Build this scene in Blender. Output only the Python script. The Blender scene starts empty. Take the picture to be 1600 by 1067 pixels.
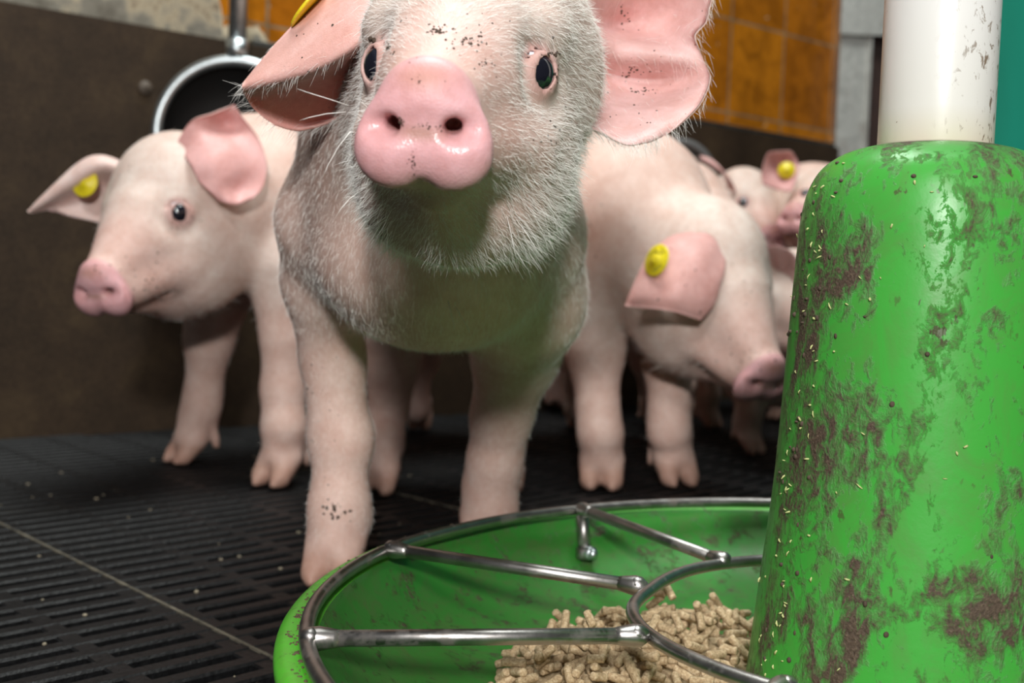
import bpy, math, random
import numpy as np
from mathutils import Matrix, Vector

random.seed(7); rng = np.random.default_rng(7)
S = bpy.context.scene

# ------------------------------------------------------------------ camera
PITCH, ROLL, FPX, CAMH = math.radians(2.95), math.radians(2.05), 1700.0, 0.18
Fw = np.array([0, math.cos(PITCH), -math.sin(PITCH)])
X0 = np.array([1., 0, 0]); U0 = np.cross(X0, Fw)
Xw = math.cos(ROLL)*X0 + math.sin(ROLL)*U0
Uw = math.cos(ROLL)*U0 - math.sin(ROLL)*X0
cam_data = bpy.data.cameras.new('camera')
cam = bpy.data.objects.new('camera', cam_data)
S.collection.objects.link(cam)
M = Matrix(((Xw[0], Uw[0], -Fw[0], 0), (Xw[1], Uw[1], -Fw[1], 0), (Xw[2], Uw[2], -Fw[2], CAMH), (0, 0, 0, 1)))
cam.matrix_world = M
cam_data.sensor_width = 36.0
cam_data.lens = 36.0*FPX/1600.0
cam_data.clip_start = 0.01
cam_data.dof.use_dof = True
cam_data.dof.focus_distance = 0.41
cam_data.dof.aperture_fstop = 11.0
S.camera = cam

# ------------------------------------------------------------------ light
world = bpy.data.worlds.new('world'); S.world = world
world.use_nodes = True
bg = world.node_tree.nodes['Background']
bg.inputs[0].default_value = (0.92, 0.96, 1.0, 1); bg.inputs[1].default_value = 0.03
def area(name, loc, tgt, size, power, col=(1, 1, 1)):
    l = bpy.data.lights.new(name, 'AREA'); l.shape = 'DISK'; l.size = size; l.energy = power; l.color = col
    o = bpy.data.objects.new(name, l); S.collection.objects.link(o)
    o.location = loc
    o.rotation_euler = (Vector(tgt)-Vector(loc)).to_track_quat('-Z', 'Y').to_euler()
    return o
area('flash_light', (0.01, -0.55, 0.52), (0.05, 0.9, 0.15), 0.09, 8.0, (1.0, 0.985, 0.96))
area('overhead_fill_light', (0.1, 0.9, 2.1), (0.1, 1.0, 0.0), 1.0, 34.0, (0.95, 1.0, 0.97))  # unseen overhead fill, added to brighten the pigs at the back
area('front_fill_light', (-0.35, -1.5, 1.75), (0.05, 1.0, 0.15), 0.5, 16.0, (1.0, 0.99, 0.97))  # soft fill added behind the camera to even out the flash falloff
S.view_settings.view_transform = 'Standard'
S.view_settings.look = 'None'
S.view_settings.gamma = 1.0
S.view_settings.use_curve_mapping = False
S.view_settings.exposure = 0.38

# ------------------------------------------------------------------ helpers
def at(px, py, y):
    """world point on the sight line of a pixel at world depth y"""
    d = Fw + (px-800)/FPX*Xw + (533.5-py)/FPX*Uw
    t = y/d[1]
    return np.array([d[0]*t, y, CAMH+d[2]*t])

def link(o, parent=None):
    S.collection.objects.link(o)
    if parent is not None: o.parent = parent
    return o
def tag(o, label, cat, group=None, kind=None):
    o['label'] = label; o['category'] = cat
    if group: o['group'] = group
    if kind: o['kind'] = kind
    return o
def mesh_obj(name, verts, faces, mat, parent=None, smooth=True, colors=None):
    me = bpy.data.meshes.new(name)
    me.from_pydata([tuple(map(float, v)) for v in verts], [], [tuple(map(int, f)) for f in faces])
    me.update()
    if smooth: me.polygons.foreach_set('use_smooth', [True]*len(me.polygons))
    if mat: me.materials.append(mat)
    if colors is not None:
        a = me.color_attributes.new('tone', 'FLOAT_COLOR', 'POINT')
        c = np.ones((len(verts), 4), np.float32); c[:, :colors.shape[1]] = colors
        a.data.foreach_set('color', c.ravel())
    return link(bpy.data.objects.new(name, me), parent)

class MB:
    def __init__(s): s.v = []; s.f = []
    def add(s, v, f):
        n = len(s.v); s.v += [tuple(p) for p in v]; s.f += [tuple(i+n for i in q) for q in f]
    def box(s, x0, x1, y0, y1, z0, z1, b=0.0, T=None):
        pts = []
        if b <= 0:
            pts = [(x0,y0,z0),(x1,y0,z0),(x1,y1,z0),(x0,y1,z0),(x0,y0,z1),(x1,y0,z1),(x1,y1,z1),(x0,y1,z1)]
            fs = [(0,3,2,1),(4,5,6,7),(0,1,5,4),(1,2,6,5),(2,3,7,6),(3,0,4,7)]
        else:
            for z, i in ((z0, 0), (z1-b, 0), (z1, b)):
                pts += [(x0+i,y0+i,z),(x1-i,y0+i,z),(x1-i,y1-i,z),(x0+i,y1-i,z)]
            fs = [(0,3,2,1),(8,9,10,11)]
            for r in (0, 4):
                for k in range(4):
                    k2 = (k+1) % 4; fs.append((r+k, r+k2, r+4+k2, r+4+k))
        if T: pts = [T(p) for p in pts]
        s.add(pts, fs)
    def tube(s, path, r, n=12, closed=False, cap=True):
        P = np.array(path, float); m = len(P)
        R = np.full(m, r) if np.isscalar(r) else np.array(r)
        if closed: T = np.roll(P, -1, 0)-np.roll(P, 1, 0)
        else: T = np.gradient(P, axis=0)
        T /= np.linalg.norm(T, axis=1, keepdims=True)
        up = np.array([0, 0, 1.]) if abs(T[0][2]) < .9 else np.array([1., 0, 0])
        vs = []
        N = None
        for i in range(m):
            if N is None: N = np.cross(up, T[i])
            else: N = N - T[i]*(N@T[i])
            N /= np.linalg.norm(N); B = np.cross(T[i], N)
            for k in range(n):
                a = 2*math.pi*k/n
                vs.append(P[i]+R[i]*(math.cos(a)*N+math.sin(a)*B))
        fs = []
        for i in range(m if closed else m-1):
            j = (i+1) % m
            for k in range(n):
                k2 = (k+1) % n
                fs.append((i*n+k, i*n+k2, j*n+k2, j*n+k))
        if not closed and cap:
            fs.append(tuple(range(n))[::-1]); fs.append(tuple((m-1)*n+k for k in range(n)))
        s.add(vs, fs)
    def lathe(s, prof, cx, cy, n=96, close=False):
        m = len(prof); vs = []
        for r, z in prof:
            for k in range(n):
                a = 2*math.pi*k/n; vs.append((cx+r*math.cos(a), cy+r*math.sin(a), z))
        fs = []
        for i in range(m if close else m-1):
            j = (i+1) % m
            for k in range(n):
                k2 = (k+1) % n; fs.append((i*n+k, i*n+k2, j*n+k2, j*n+k))
        s.add(vs, fs)
    def ball(s, c, r, nu=12, nv=8):
        r = np.array([r]*3 if np.isscalar(r) else r)
        vs = []; fs = []
        for i in range(nv+1):
            t = math.pi*i/nv
            for k in range(nu):
                a = 2*math.pi*k/nu
                vs.append(np.array(c)+r*np.array([math.sin(t)*math.cos(a), math.sin(t)*math.sin(a), math.cos(t)]))
        for i in range(nv):
            for k in range(nu):
                k2 = (k+1) % nu; fs.append((i*nu+k, (i+1)*nu+k, (i+1)*nu+k2, i*nu+k2))
        s.add(vs, fs)
    def build(s, name, mat, parent=None, smooth=True):
        o = mesh_obj(name, s.v, s.f, mat, parent, smooth)
        return o

def smooth_prof(pts, n=8):
    """Catmull-Rom through points"""
    P = np.array(pts, float); out = []
    for i in range(len(P)-1):
        p0 = P[max(i-1, 0)]; p1 = P[i]; p2 = P[i+1]; p3 = P[min(i+2, len(P)-1)]
        for t in np.linspace(0, 1, n, endpoint=False):
            out.append(.5*((2*p1)+(-p0+p2)*t+(2*p0-5*p1+4*p2-p3)*t*t+(-p0+3*p1-3*p2+p3)*t**3))
    out.append(P[-1]); return np.array(out)

# ------------------------------------------------------------------ materials
def new_mat(name):
    m = bpy.data.materials.new(name); m.use_nodes = True
    nt = m.node_tree; b = nt.nodes['Principled BSDF']
    return m, nt, b
class NT:
    def __init__(s, nt): s.nt = nt
    def n(s, t, **kw):
        x = s.nt.nodes.new(t)
        for k, v in kw.items(): setattr(x, k, v)
        return x
    def l(s, a, b): s.nt.links.new(a, b)
    def noise(s, vec, scale, detail=4, rough=.6, dist=0):
        x = s.n('ShaderNodeTexNoise'); x.inputs['Scale'].default_value = scale
        x.inputs['Detail'].default_value = detail; x.inputs['Roughness'].default_value = rough
        x.inputs['Distortion'].default_value = dist
        if vec is not None: s.l(vec, x.inputs['Vector'])
        return x.outputs[0]
    def ramp(s, fac, stops):
        x = s.n('ShaderNodeValToRGB'); cr = x.color_ramp
        while len(cr.elements) < len(stops): cr.elements.new(.5)
        for e, (p, c) in zip(cr.elements, stops):
            e.position = p; e.color = (*c, 1) if len(c) == 3 else c
        s.l(fac, x.inputs[0]); return x.outputs[0]
    def mix(s, fac, a, b, mode='MIX'):
        x = s.n('ShaderNodeMix'); x.data_type = 'RGBA'; x.blend_type = mode
        for sock, v in ((x.inputs[0], fac), (x.inputs[6], a), (x.inputs[7], b)):
            if hasattr(v, 'is_linked') or hasattr(v, 'links'): s.l(v, sock)
            elif isinstance(v, (int, float)): sock.default_value = v
            else: sock.default_value = (*v, 1)
        return x.outputs[2]
    def math(s, op, a, b=0.0, clamp=False):
        x = s.n('ShaderNodeMath'); x.operation = op; x.use_clamp = clamp
        for sock, v in ((x.inputs[0], a), (x.inputs[1], b)):
            if isinstance(v, (int, float)): sock.default_value = v
            else: s.l(v, sock)
        return x.outputs[0]
    def obj(s): return s.n('ShaderNodeTexCoord').outputs['Object']
    def mapping(s, vec, scale=(1, 1, 1), rot=(0, 0, 0), loc=(0, 0, 0)):
        x = s.n('ShaderNodeMapping'); s.l(vec, x.inputs[0])
        x.inputs[1].default_value = loc; x.inputs[2].default_value = rot; x.inputs[3].default_value = scale
        return x.outputs[0]
    def bump(s, h, strength, dist, bsdf):
        x = s.n('ShaderNodeBump'); x.inputs['Strength'].default_value = strength; x.inputs['Distance'].default_value = dist
        s.l(h, x.inputs['Height']); s.l(x.outputs[0], bsdf.inputs['Normal']); return x

def simple(name, col, rough=.6, metal=0, nscale=None, var=.25, bump=0, bdist=.0005, spec=.5, scale3=(1, 1, 1)):
    m, nt, b = new_mat(name); N = NT(nt)
    b.inputs['Roughness'].default_value = rough; b.inputs['Metallic'].default_value = metal
    b.inputs['Specular IOR Level'].default_value = spec
    if nscale:
        v = N.mapping(N.obj(), scale3)
        f = N.noise(v, nscale)
        c = N.ramp(f, [(.3, tuple(x*(1-var) for x in col)), (.7, tuple(min(1, x*(1+var)) for x in col))])
        N.l(c, b.inputs['Base Color'])
        if bump: N.bump(f, bump, bdist, b)
    else: b.inputs['Base Color'].default_value = (*col, 1)
    return m

def skin_mat(name, dirt=.5, sss=.12, tint=(1, 1, 1), noise_scale=60, coat=0.0):
    m, nt, b = new_mat(name); N = NT(nt)
    att = N.n('ShaderNodeVertexColor', layer_name='tone')
    o = N.obj()
    col = att.outputs['Color']
    f1 = N.noise(o, noise_scale, 5, .6)
    col = N.mix(1.0, col, N.ramp(f1, [(.3, (.84*tint[0], .74*tint[1], .70*tint[2])), (.7, (min(1, 1.04*tint[0]), 1.0*tint[1], .99*tint[2]))]), 'MULTIPLY')
    f2 = N.noise(o, noise_scale*5, 3, .5)
    col = N.mix(1.0, col, N.ramp(f2, [(.3, (.93, .90, .88)), (.65, (1, 1, 1))]), 'MULTIPLY')
    # scattered mud specks
    f3 = N.noise(o, 420, 3, .7); f4 = N.noise(o, 30, 3, .6)
    spk = N.math('MULTIPLY', N.ramp(f3, [(.66, (0, 0, 0)), (.72, (1, 1, 1))]), N.ramp(f4, [(.52, (0, 0, 0)), (.66, (1, 1, 1))]))
    col = N.mix(N.math('MULTIPLY', spk, dirt), col, (.10, .055, .03))
    N.l(col, b.inputs['Base Color'])
    b.inputs['Roughness'].default_value = .52
    b.inputs['Specular IOR Level'].default_value = .35
    b.inputs['Subsurface Weight'].default_value = sss
    b.inputs['Subsurface Radius'].default_value = (1, .35, .22)
    b.inputs['Subsurface Scale'].default_value = .006
    # wetness follows the alpha-like blue channel of a second attribute
    wet = N.n('ShaderNodeAttribute', attribute_name='wet').outputs['Fac']
    r = N.math('SUBTRACT', .55, N.math('MULTIPLY', wet, .30))
    N.l(r, b.inputs['Roughness'])
    vor = N.n('ShaderNodeTexVoronoi'); vor.inputs['Scale'].default_value = 1300; N.l(o, vor.inputs['Vector'])
    h = N.math('ADD', N.math('MULTIPLY', f2, .6), N.math('MULTIPLY', vor.outputs['Distance'], .5))
    N.bump(h, .28, .0006, b)
    return m
MAT_SKIN = skin_mat('pig_skin', .75, .12)
MAT_SKIN_BACK = skin_mat('pig_skin_plain', .8, .10)

def hair_mat(name, col):
    m, nt, b = new_mat(name)
    b.inputs['Base Color'].default_value = (*col, 1); b.inputs['Roughness'].default_value = .45
    b.inputs['Specular IOR Level'].default_value = .4
    b.inputs['Subsurface Weight'].default_value = 0
    return m
MAT_HAIR = hair_mat('white_bristle', (.93, .90, .86))
MAT_HAIR2 = hair_mat('pale_bristle', (.92, .86, .80))

def eye_mat():
    m, nt, b = new_mat('eye_surface'); N = NT(nt)
    o = N.obj()
    sep = N.n('ShaderNodeSeparateXYZ'); N.l(o, sep.inputs[0])
    # local +z is the gaze axis
    nrm = N.n('ShaderNodeVectorMath', operation='NORMALIZE'); N.l(o, nrm.inputs[0])
    s2 = N.n('ShaderNodeSeparateXYZ'); N.l(nrm.outputs[0], s2.inputs[0])
    c = N.ramp(s2.outputs[2], [(.60, (.80, .82, .90)), (.66, (.60, .64, .76)), (.68, (.012, .012, .02)), (.75, (.02, .022, .035)), (.86, (.008, .008, .014))])
    N.l(c, b.inputs['Base Color'])
    b.inputs['Roughness'].default_value = .06
    b.inputs['Coat Weight'].default_value = 1.0; b.inputs['Coat Roughness'].default_value = .03
    return m
MAT_EYE = eye_mat()

def green_mat(name, base, dirt_lo, dirt_hi, rough=.32, obj_scale=(1, 1, .45), splotch=26, straw=True):
    m, nt, b = new_mat(name); N = NT(nt)
    o = N.obj(); v = N.mapping(o, obj_scale)
    big = N.noise(v, splotch, 9, .68, .4)
    fine = N.noise(v, splotch*6, 7, .72, .6)
    tiny = N.noise(o, 900, 3, .6)
    d = N.math('ADD', N.math('MULTIPLY', big, .62), N.math('MULTIPLY', fine, .38))
    mask = N.ramp(d, [(dirt_lo, (0, 0, 0)), (dirt_hi, (1, 1, 1))])
    film = N.ramp(N.noise(v, splotch*1.7, 8, .7, 1.0), [(.45, (0, 0, 0)), (.75, (1, 1, 1))])
    base2 = tuple(x*.72 for x in base)
    col = N.mix(film, base, (base2[0]+.05, base2[1], base2[2]+.02))
    mud = N.ramp(tiny, [(.3, (.045, .028, .018)), (.6, (.10, .066, .045)), (.75, (.20, .15, .10))])
    col = N.mix(mask, col, mud)
    # small separate splashes
    sp = N.noise(v, 210, 3, .6); sp2 = N.noise(o, 34, 3, .5)
    spm = N.math('MULTIPLY', N.ramp(sp, [(.64, (0, 0, 0)), (.68, (1, 1, 1))]), N.ramp(sp2, [(.45, (0, 0, 0)), (.6, (1, 1, 1))]))
    col = N.mix(N.math('MULTIPLY', spm, .85), col, (.07, .045, .03))
    N.l(col, b.inputs['Base Color'])
    r = N.math('ADD', rough, N.math('MULTIPLY', mask, .35)); N.l(r, b.inputs['Roughness'])
    b.inputs['Specular IOR Level'].default_value = .45
    h = N.math('ADD', N.math('MULTIPLY', mask, N.math('ADD', .3, tiny)), N.math('MULTIPLY', N.noise(o, 70, 5, .6), .35))
    N.bump(h, .55, .0012, b)
    return m
MAT_CONE = green_mat('green_hopper_plastic', (.052, .35, .044), .492, .585, .36, (1, 1, .6), 34)
MAT_BOWL = green_mat('green_bowl_plastic', (.028, .185, .022), .54, .62, .42, (1, 1, 1), 48)
MAT_BOWL_RIM = green_mat('green_rim_plastic', (.09, .48, .03), .66, .72, .4, (1, 1, 1), 60)

def steel_mat(name, base, r0=.2, r1=.45, grime=.5):
    m, nt, b = new_mat(name); N = NT(nt); o = N.obj()
    f = N.noise(o, 120, 6, .65); g = N.noise(o, 35, 5, .7)
    msk = N.ramp(g, [(.55, (0, 0, 0)), (.68, (1, 1, 1))])
    col = N.mix(N.math('MULTIPLY', msk, grime), N.ramp(f, [(.3, tuple(x*.75 for x in base)), (.7, base)]), (.14, .10, .075))
    N.l(col, b.inputs['Base Color'])
    b.inputs['Metallic'].default_value = 1.0
    N.l(N.math('SUBTRACT', 1.0, N.math('MULTIPLY', msk, grime*.8)), b.inputs['Metallic'])
    N.l(N.math('ADD', r0, N.math('MULTIPLY', f, r1-r0)), b.inputs['Roughness'])
    N.bump(f, .25, .0005, b)
    return m
MAT_STEEL = steel_mat('stainless_rod', (.42, .40, .385), .25, .5, .65)
MAT_POLE = steel_mat('galvanised_pole', (.62, .68, .70), .25, .5, .15)
MAT_POST = steel_mat('galvanised_post', (.55, .55, .52), .4, .7, .5)

# ------------------------------------------------------------------ setting: wall, floor
WY, WS = 1.567, 0.78                      # back wall runs y = WY + WS*x
wang = math.atan(WS); wdir = np.array([math.cos(wang), math.sin(wang)])
def wall_obj(name, u0, u1, n0, n1, z0, z1, mat, bev=0):
    """box in wall frame: u along the wall, n towards the pen (negative) / behind (positive)"""
    mb = MB(); mb.box(u0, u1, n0, n1, z0, z1, bev)
    o = mb.build(name, mat, smooth=False)
    o.location = (0, WY, 0); o.rotation_euler = (0, 0, wang)
    return o
def u_at(px):
    r = (px-800)/FPX
    y = WY/(1-WS*r); x = r*y
    return x*wdir[0]+(y-WY)*wdir[1]
U_END = u_at(1290)

# brown pen board
m, nt, b = new_mat('brown_board'); N = NT(nt); o = N.obj()
f = N.noise(o, 14, 8, .75); f2 = N.noise(o, 240, 4, .6)
c = N.ramp(f, [(.3, (.022, .014, .009)), (.52, (.044, .027, .016)), (.72, (.085, .055, .028))])
c = N.mix(.35, c, N.ramp(f2, [(.3, (.014, .010, .007)), (.7, (.075, .050, .030))]))
N.l(c, b.inputs['Base Color']); b.inputs['Roughness'].default_value = .6; b.inputs['Specular IOR Level'].default_value = .2
N.bump(f2, .5, .001, b)
MAT_BOARD = m
bd = wall_obj('trim_1', u_at(-500), U_END, -.012, .012, -.012, .453, MAT_BOARD)
bd['kind'] = 'structure'
mb = MB()                                   # bolt heads on the board
for px, z in ((213, .385), (480, .30), (300, .12)):
    u = u_at(px); mb.ball((u, -.013, z), (.008, .004, .008), 14, 8); mb.ball((u, -.016, z), (.003, .003, .003), 8, 6)
bo = mb.build('bolt', simple('bolt_grey', (.10, .075, .055), .6), bd); 

# tile wall above the board, with worn plaster at the left
m, nt, b = new_mat('amber_tiles'); N = NT(nt); o = N.obj()
v = N.mapping(o, (1, 1, 1), (math.radians(90), 0, 0))
sep = N.n('ShaderNodeSeparateXYZ'); N.l(o, sep.inputs[0])
comb = N.n('ShaderNodeCombineXYZ'); N.l(sep.outputs[0], comb.inputs[0]); N.l(sep.outputs[2], comb.inputs[1])
br = N.n('ShaderNodeTexBrick'); br.offset = 0; br.squash = 1
mp = N.mapping(comb.outputs[0], (1, 1, 1), (0, 0, 0), (-u_at(1213)+.14*20, -.640+.155*20, 0)); N.l(mp, br.inputs['Vector'])
br.inputs['Scale'].default_value = 1; br.inputs['Brick Width'].default_value = .14; br.inputs['Row Height'].default_value = .155
br.inputs['Mortar Size'].default_value = .0022; br.inputs['Mortar Smooth'].default_value = .2; br.inputs['Bias'].default_value = -.1
br.inputs['Color1'].default_value = (.52, .19, .008, 1); br.inputs['Color2'].default_value = (.30, .090, .005, 1)
br.inputs['Mortar'].default_value = (.26, .19, .12, 1)
f = N.noise(o, 22, 7, .7, .8)
tc = N.mix(1.0, br.outputs['Color'], N.ramp(f, [(.28, (.45, .40, .35)), (.6, (1.15, 1.1, 1))]), 'MULTIPLY')
f5 = N.noise(o, 60, 2, .5)
tc = N.mix(N.ramp(f5, [(.74, (0, 0, 0)), (.76, (1, 1, 1))]), tc, (.45, .36, .22))
# plaster mask : height of the plaster edge falls along the wall
edge = N.n('ShaderNodeMapRange'); edge.clamp = True
N.l(sep.outputs[0], edge.inputs[0])
edge.inputs[1].default_value = u_at(285); edge.inputs[2].default_value = u_at(345)
edge.inputs[3].default_value = .75; edge.inputs[4].default_value = .475
e2 = N.n('ShaderNodeMapRange'); e2.clamp = True; N.l(sep.outputs[0], e2.inputs[0])
e2.inputs[1].default_value = u_at(400); e2.inputs[2].default_value = u_at(455); e2.inputs[3].default_value = 0; e2.inputs[4].default_value = .06
eh = N.math('SUBTRACT', N.math('ADD', edge.outputs[0], N.math('MULTIPLY', N.math('SUBTRACT', N.noise(o, 16, 3, .6), .5), .05)), e2.outputs[0])
pm = N.math('SUBTRACT', eh, sep.outputs[2])
pmask = N.ramp(N.math('MULTIPLY', pm, 200), [(0, (0, 0, 0)), (.1, (1, 1, 1))])
lip = N.ramp(N.math('MULTIPLY', pm, 60), [(.0, (1, 1, 1)), (.55, (1, 1, 1)), (.75, (0, 0, 0))])
pn = N.noise(o, 26, 6, .65)
pl = N.ramp(pn, [(.35, (.12, .105, .08)), (.5, (.22, .20, .16)), (.6, (.42, .35, .24)), (.68, (.10, .06, .035))])
pl = N.mix(lip, pl, (.55, .47, .33))
tc = N.mix(pmask, tc, pl)
N.l(tc, b.inputs['Base Color'])
N.l(N.math('ADD', .22, N.math('MULTIPLY', pmask, .6)), b.inputs['Roughness'])
N.bump(br.outputs['Fac'], -.5, .002, b)
wl = wall_obj('wall_back', u_at(-500), U_END+.02, .014, .06, 0, 1.0, m); wl['kind'] = 'structure'
lg = wall_obj('trim_2', u_at(380), U_END, -.006, .012, .4535, .461, steel_mat('dull_strip', (.20, .20, .19), .35, .6, .5), .001)
lg['kind'] = 'structure'

# corner post + dark board to the right of it
u = U_END
def wp(u, n, z=0): return np.array([u*wdir[0]-n*wdir[1], WY+u*wdir[1]+n*wdir[0], z])
pc = wp(u+.025, -.01)
mb = MB(); mb.box(-.030, .022, -.02, .02, 0, 1.0, .002)
mb.box(.022, .026, -.028, .02, 0, 1.0, .001)
post = mb.build('trim_3', MAT_POST, smooth=False); post.location = tuple(pc); post['kind'] = 'structure'
mb = MB(); mb.box(-.035, .075, -.034, -.0285, .655, .80, .001)
br_ = mb.build('bracket', MAT_POST, post, smooth=False)
mb = MB(); mb.box(pc[0]+.028, pc[0]+.9, pc[1]+.0, pc[1]+.03, 0, 1.0)
w2 = mb.build('wall_right', simple('dark_red_board', (.035, .014, .010), .5, nscale=20, var=.3), smooth=False); w2['kind'] = 'structure'

# teal sheet partition at the right
m, nt, b = new_mat('teal_sheet'); N = NT(nt); o = N.obj()
f = N.noise(N.mapping(o, (1, 1, .3)), 18, 4, .5)
N.l(N.ramp(f, [(.3, (0, .24, .155)), (.7, (0, .30, .20))]), b.inputs['Base Color'])
b.inputs['Roughness'].default_value = .5; N.bump(N.noise(o, 400, 2), .08, .0005, b)
mb = MB(); mb.box(.425, 1.05, 1.06, 1.075, .012, .9, .002)
mb.box(.425, .445, 1.045, 1.06, .012, .9, .002)
te = mb.build('trim_4', m, smooth=False); te['kind'] = 'structure'

# slatted floor
m, nt, b = new_mat('black_plastic_slats'); N = NT(nt); o = N.obj()
f = N.noise(o, 9, 7, .7); f2 = N.noise(o, 330, 4, .6); f3 = N.noise(o, 60, 5, .7)
c = N.ramp(f2, [(.35, (.003, .003, .0033)), (.7, (.009, .009, .0097))])
c = N.mix(N.ramp(f, [(.56, (0, 0, 0)), (.76, (.55, .55, .55))]), c, (.022, .020, .017))
c = N.mix(N.ramp(f3, [(.68, (0, 0, 0)), (.74, (.6, .6, .6))]), c, (.10, .085, .065))
N.l(c, b.inputs['Base Color']); b.inputs['Roughness'].default_value = .5
b.inputs['Specular IOR Level'].default_value = .25
N.bump(N.math('ADD', f2, f3), .5, .0012, b)
MAT_SLAT = m
fa = math.radians(44.6); fu = np.array([math.cos(fa), math.sin(fa)]); fv = np.array([-fu[1], fu[0]])
def floorT(p): return (p[0]*fu[0]+p[1]*fv[0], p[0]*fu[1]+p[1]*fv[1], p[2])
def inside(uu, vv):
    x = uu*fu[0]+vv*fv[0]; y = uu*fu[1]+vv*fv[1]
    return y < WY+WS*x-.0 and y > .0 and -1.1 < x < 1.3
mb = MB()
PV = .0184; PU = .060; J0 = .279
for i in range(-75, 95):
    v0 = i*PV
    js = [j for j in range(-25, 40) if inside(J0+(j+.5)*PU, v0)]
    if not js: continue
    mb.box(J0+min(js)*PU, J0+(max(js)+1)*PU, v0-.0048, v0+.0048, -.03, 0, .0013, floorT)
for j in range(-25, 40):
    is_ = [i for i in range(-75, 95) if inside(J0+j*PU, i*PV)]
    if not is_: continue
    w = .0105 if j % 5 == 0 else .0055
    mb.box(J0+j*PU-w, J0+j*PU+w, min(is_)*PV, (max(is_)+.5)*PV, -.025, -.0007, .001, floorT)
fl = mb.build('floor', MAT_SLAT, smooth=False); fl['kind'] = 'structure'
mb = MB(); mb.box(-1.5, 2.2, -.3, 3.2, -.40, -.38)
pit = mb.build('floor', simple('slurry_pit', (.006, .005, .004), .6, nscale=10), smooth=False); pit['kind'] = 'structure'
m, nt, b = new_mat('joint_dust'); N = NT(nt); o = N.obj()
N.l(N.ramp(N.noise(o, 60, 6, .7), [(.35, (.02, .018, .014)), (.5, (.09, .078, .055)), (.65, (.17, .15, .11))]), b.inputs['Base Color']); b.inputs['Roughness'].default_value = .9
mb = MB()
for jj in (-5, 0, 5):
    mb.box(J0+jj*PU-.0009, J0+jj*PU+.0009, -.6 if jj <= 0 else .2, .95, -.003, .0004, 0, floorT)
jn = mb.build('trim_5', m, smooth=False); jn['kind'] = 'structure'

# ------------------------------------------------------------------ feeder bowl, cage, hopper, pipe
CX, CY = .1621, .4284
bowl_prof = [(.0, .005), (.04, .0052), (.10, .0062), (.15, .0085), (.188, .0140), (.212, .0245), (.2255, .0385), (.2325, .0478), (.2385, .0498), (.2440, .0500), (.2474, .0470), (.2470, .0425), (.2430, .0400), (.236, .0385), (.2225, .021), (.200, .009), (.15, .0030), (.10, .001), (.0, .001)]
bowl = bpy.data.objects.new('feeder_bowl', None); link(bowl); bowl.location = (CX, CY, 0)
tag(bowl, 'big round green plastic feeding bowl with a muddy rim on the black slatted floor', 'feeding bowl')
i_rim = 7
inner = smooth_prof(bowl_prof, 5)
k1 = 5*i_rim
mb = MB(); mb.lathe(list(map(tuple, inner[:k1+1])), 0, 0, 128); mb.lathe(list(map(tuple, inner[5*12:])), 0, 0, 128)
# flip inner face orientation is irrelevant for shading here
mb.build('basin', MAT_BOWL, bowl)
mb = MB(); mb.lathe(list(map(tuple, inner[k1:5*12+1])), 0, 0, 160); mb.build('rim', MAT_BOWL_RIM, bowl)

mb = MB(); gth = np.linspace(0, 2*math.pi, 400, endpoint=False); gr_ = rng.random((3, 400))
for k in range(1500):
    t = random.uniform(0, 6.283); r = random.gauss(.2408, .0013); q_ = random.uniform(.0002, .0009)
    mb.ball((r*math.cos(t), r*math.sin(t), .0500), (q_*random.uniform(.6, 1.5), q_*random.uniform(.6, 1.5), q_*.8), 6, 4)
gm = mb.build('grime', simple('rim_grime', (.09, .062, .035), .9, nscale=500, bump=.5), bowl); gm['kind'] = 'stuff'
def ground_at(px, py, z):
    d = Fw + (px-800)/FPX*Xw + (533.5-py)/FPX*Uw
    t = (z-CAMH)/d[2]; return np.array([d[0]*t, d[1]*t, z])
RZ = .0535
def ring_path(pix, r0, n=120):
    """ring through sighted points where there are some, a circle elsewhere"""
    pts = [ground_at(x, y, RZ) for x, y in pix]
    ang = np.array([math.atan2(p[1]-CY, p[0]-CX) for p in pts]); rad = np.array([math.hypot(p[1]-CY, p[0]-CX) for p in pts])
    o = np.argsort(ang); ang, rad = ang[o], rad[o]
    A = np.concatenate([ang-2*math.pi, ang, ang+2*math.pi]); Rr = np.concatenate([rad]*3)
    th = np.linspace(-math.pi, math.pi, n, endpoint=False)
    rr = np.zeros(n); ww = np.zeros(n)
    for a, r in zip(A, Rr):
        w = np.exp(-((th-a)/.22)**2); rr += w*r; ww += w
    w0 = .02; rr = (rr+w0*r0)/(ww+w0)
    return [(CX+r*math.cos(t)-CX, CY+r*math.sin(t)-CY, RZ) for r, t in zip(rr, th)]
outpix = [(605.6,860.7),(533,898),(479.7,973.7),(500.7,1059.8),(1193.8,785),(1061,786),(975,790),(911.8,797.4),(740,822),(820,805)]
inpix = [(1181,878),(1127.7,879.4),(1061.5,896.7),(1021,919.7),(989.5,952.8),(998,981.6),(1032.7,1004.6),(1090,1034.8),(1147.8,1055)]
cage = bpy.data.objects.new('feeder_grid', None); link(cage); cage.location = (CX, CY, 0)
tag(cage, 'welded steel rod wheel with spokes lying on top of the green bowl', 'feeder grid')
op = ring_path(outpix, .2375, 160); ip = ring_path(inpix, .108, 100)
mb = MB(); mb.tube(op, .0029, 12, True); mb.build('outer_ring', MAT_STEEL, cage)
mb = MB(); mb.tube(ip, .0027, 12, True); mb.build('inner_ring', MAT_STEEL, cage)
def loc(px, py, z=RZ): return ground_at(px, py, z)-np.array([CX, CY, 0])
sp = [(loc(612, 862), loc(998, 920)), (loc(910, 799), loc(1128, 880)), (loc(489, 1003), loc(998, 998))]
angs = [math.atan2(a[1], a[0]) for a, b_ in sp]
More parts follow.
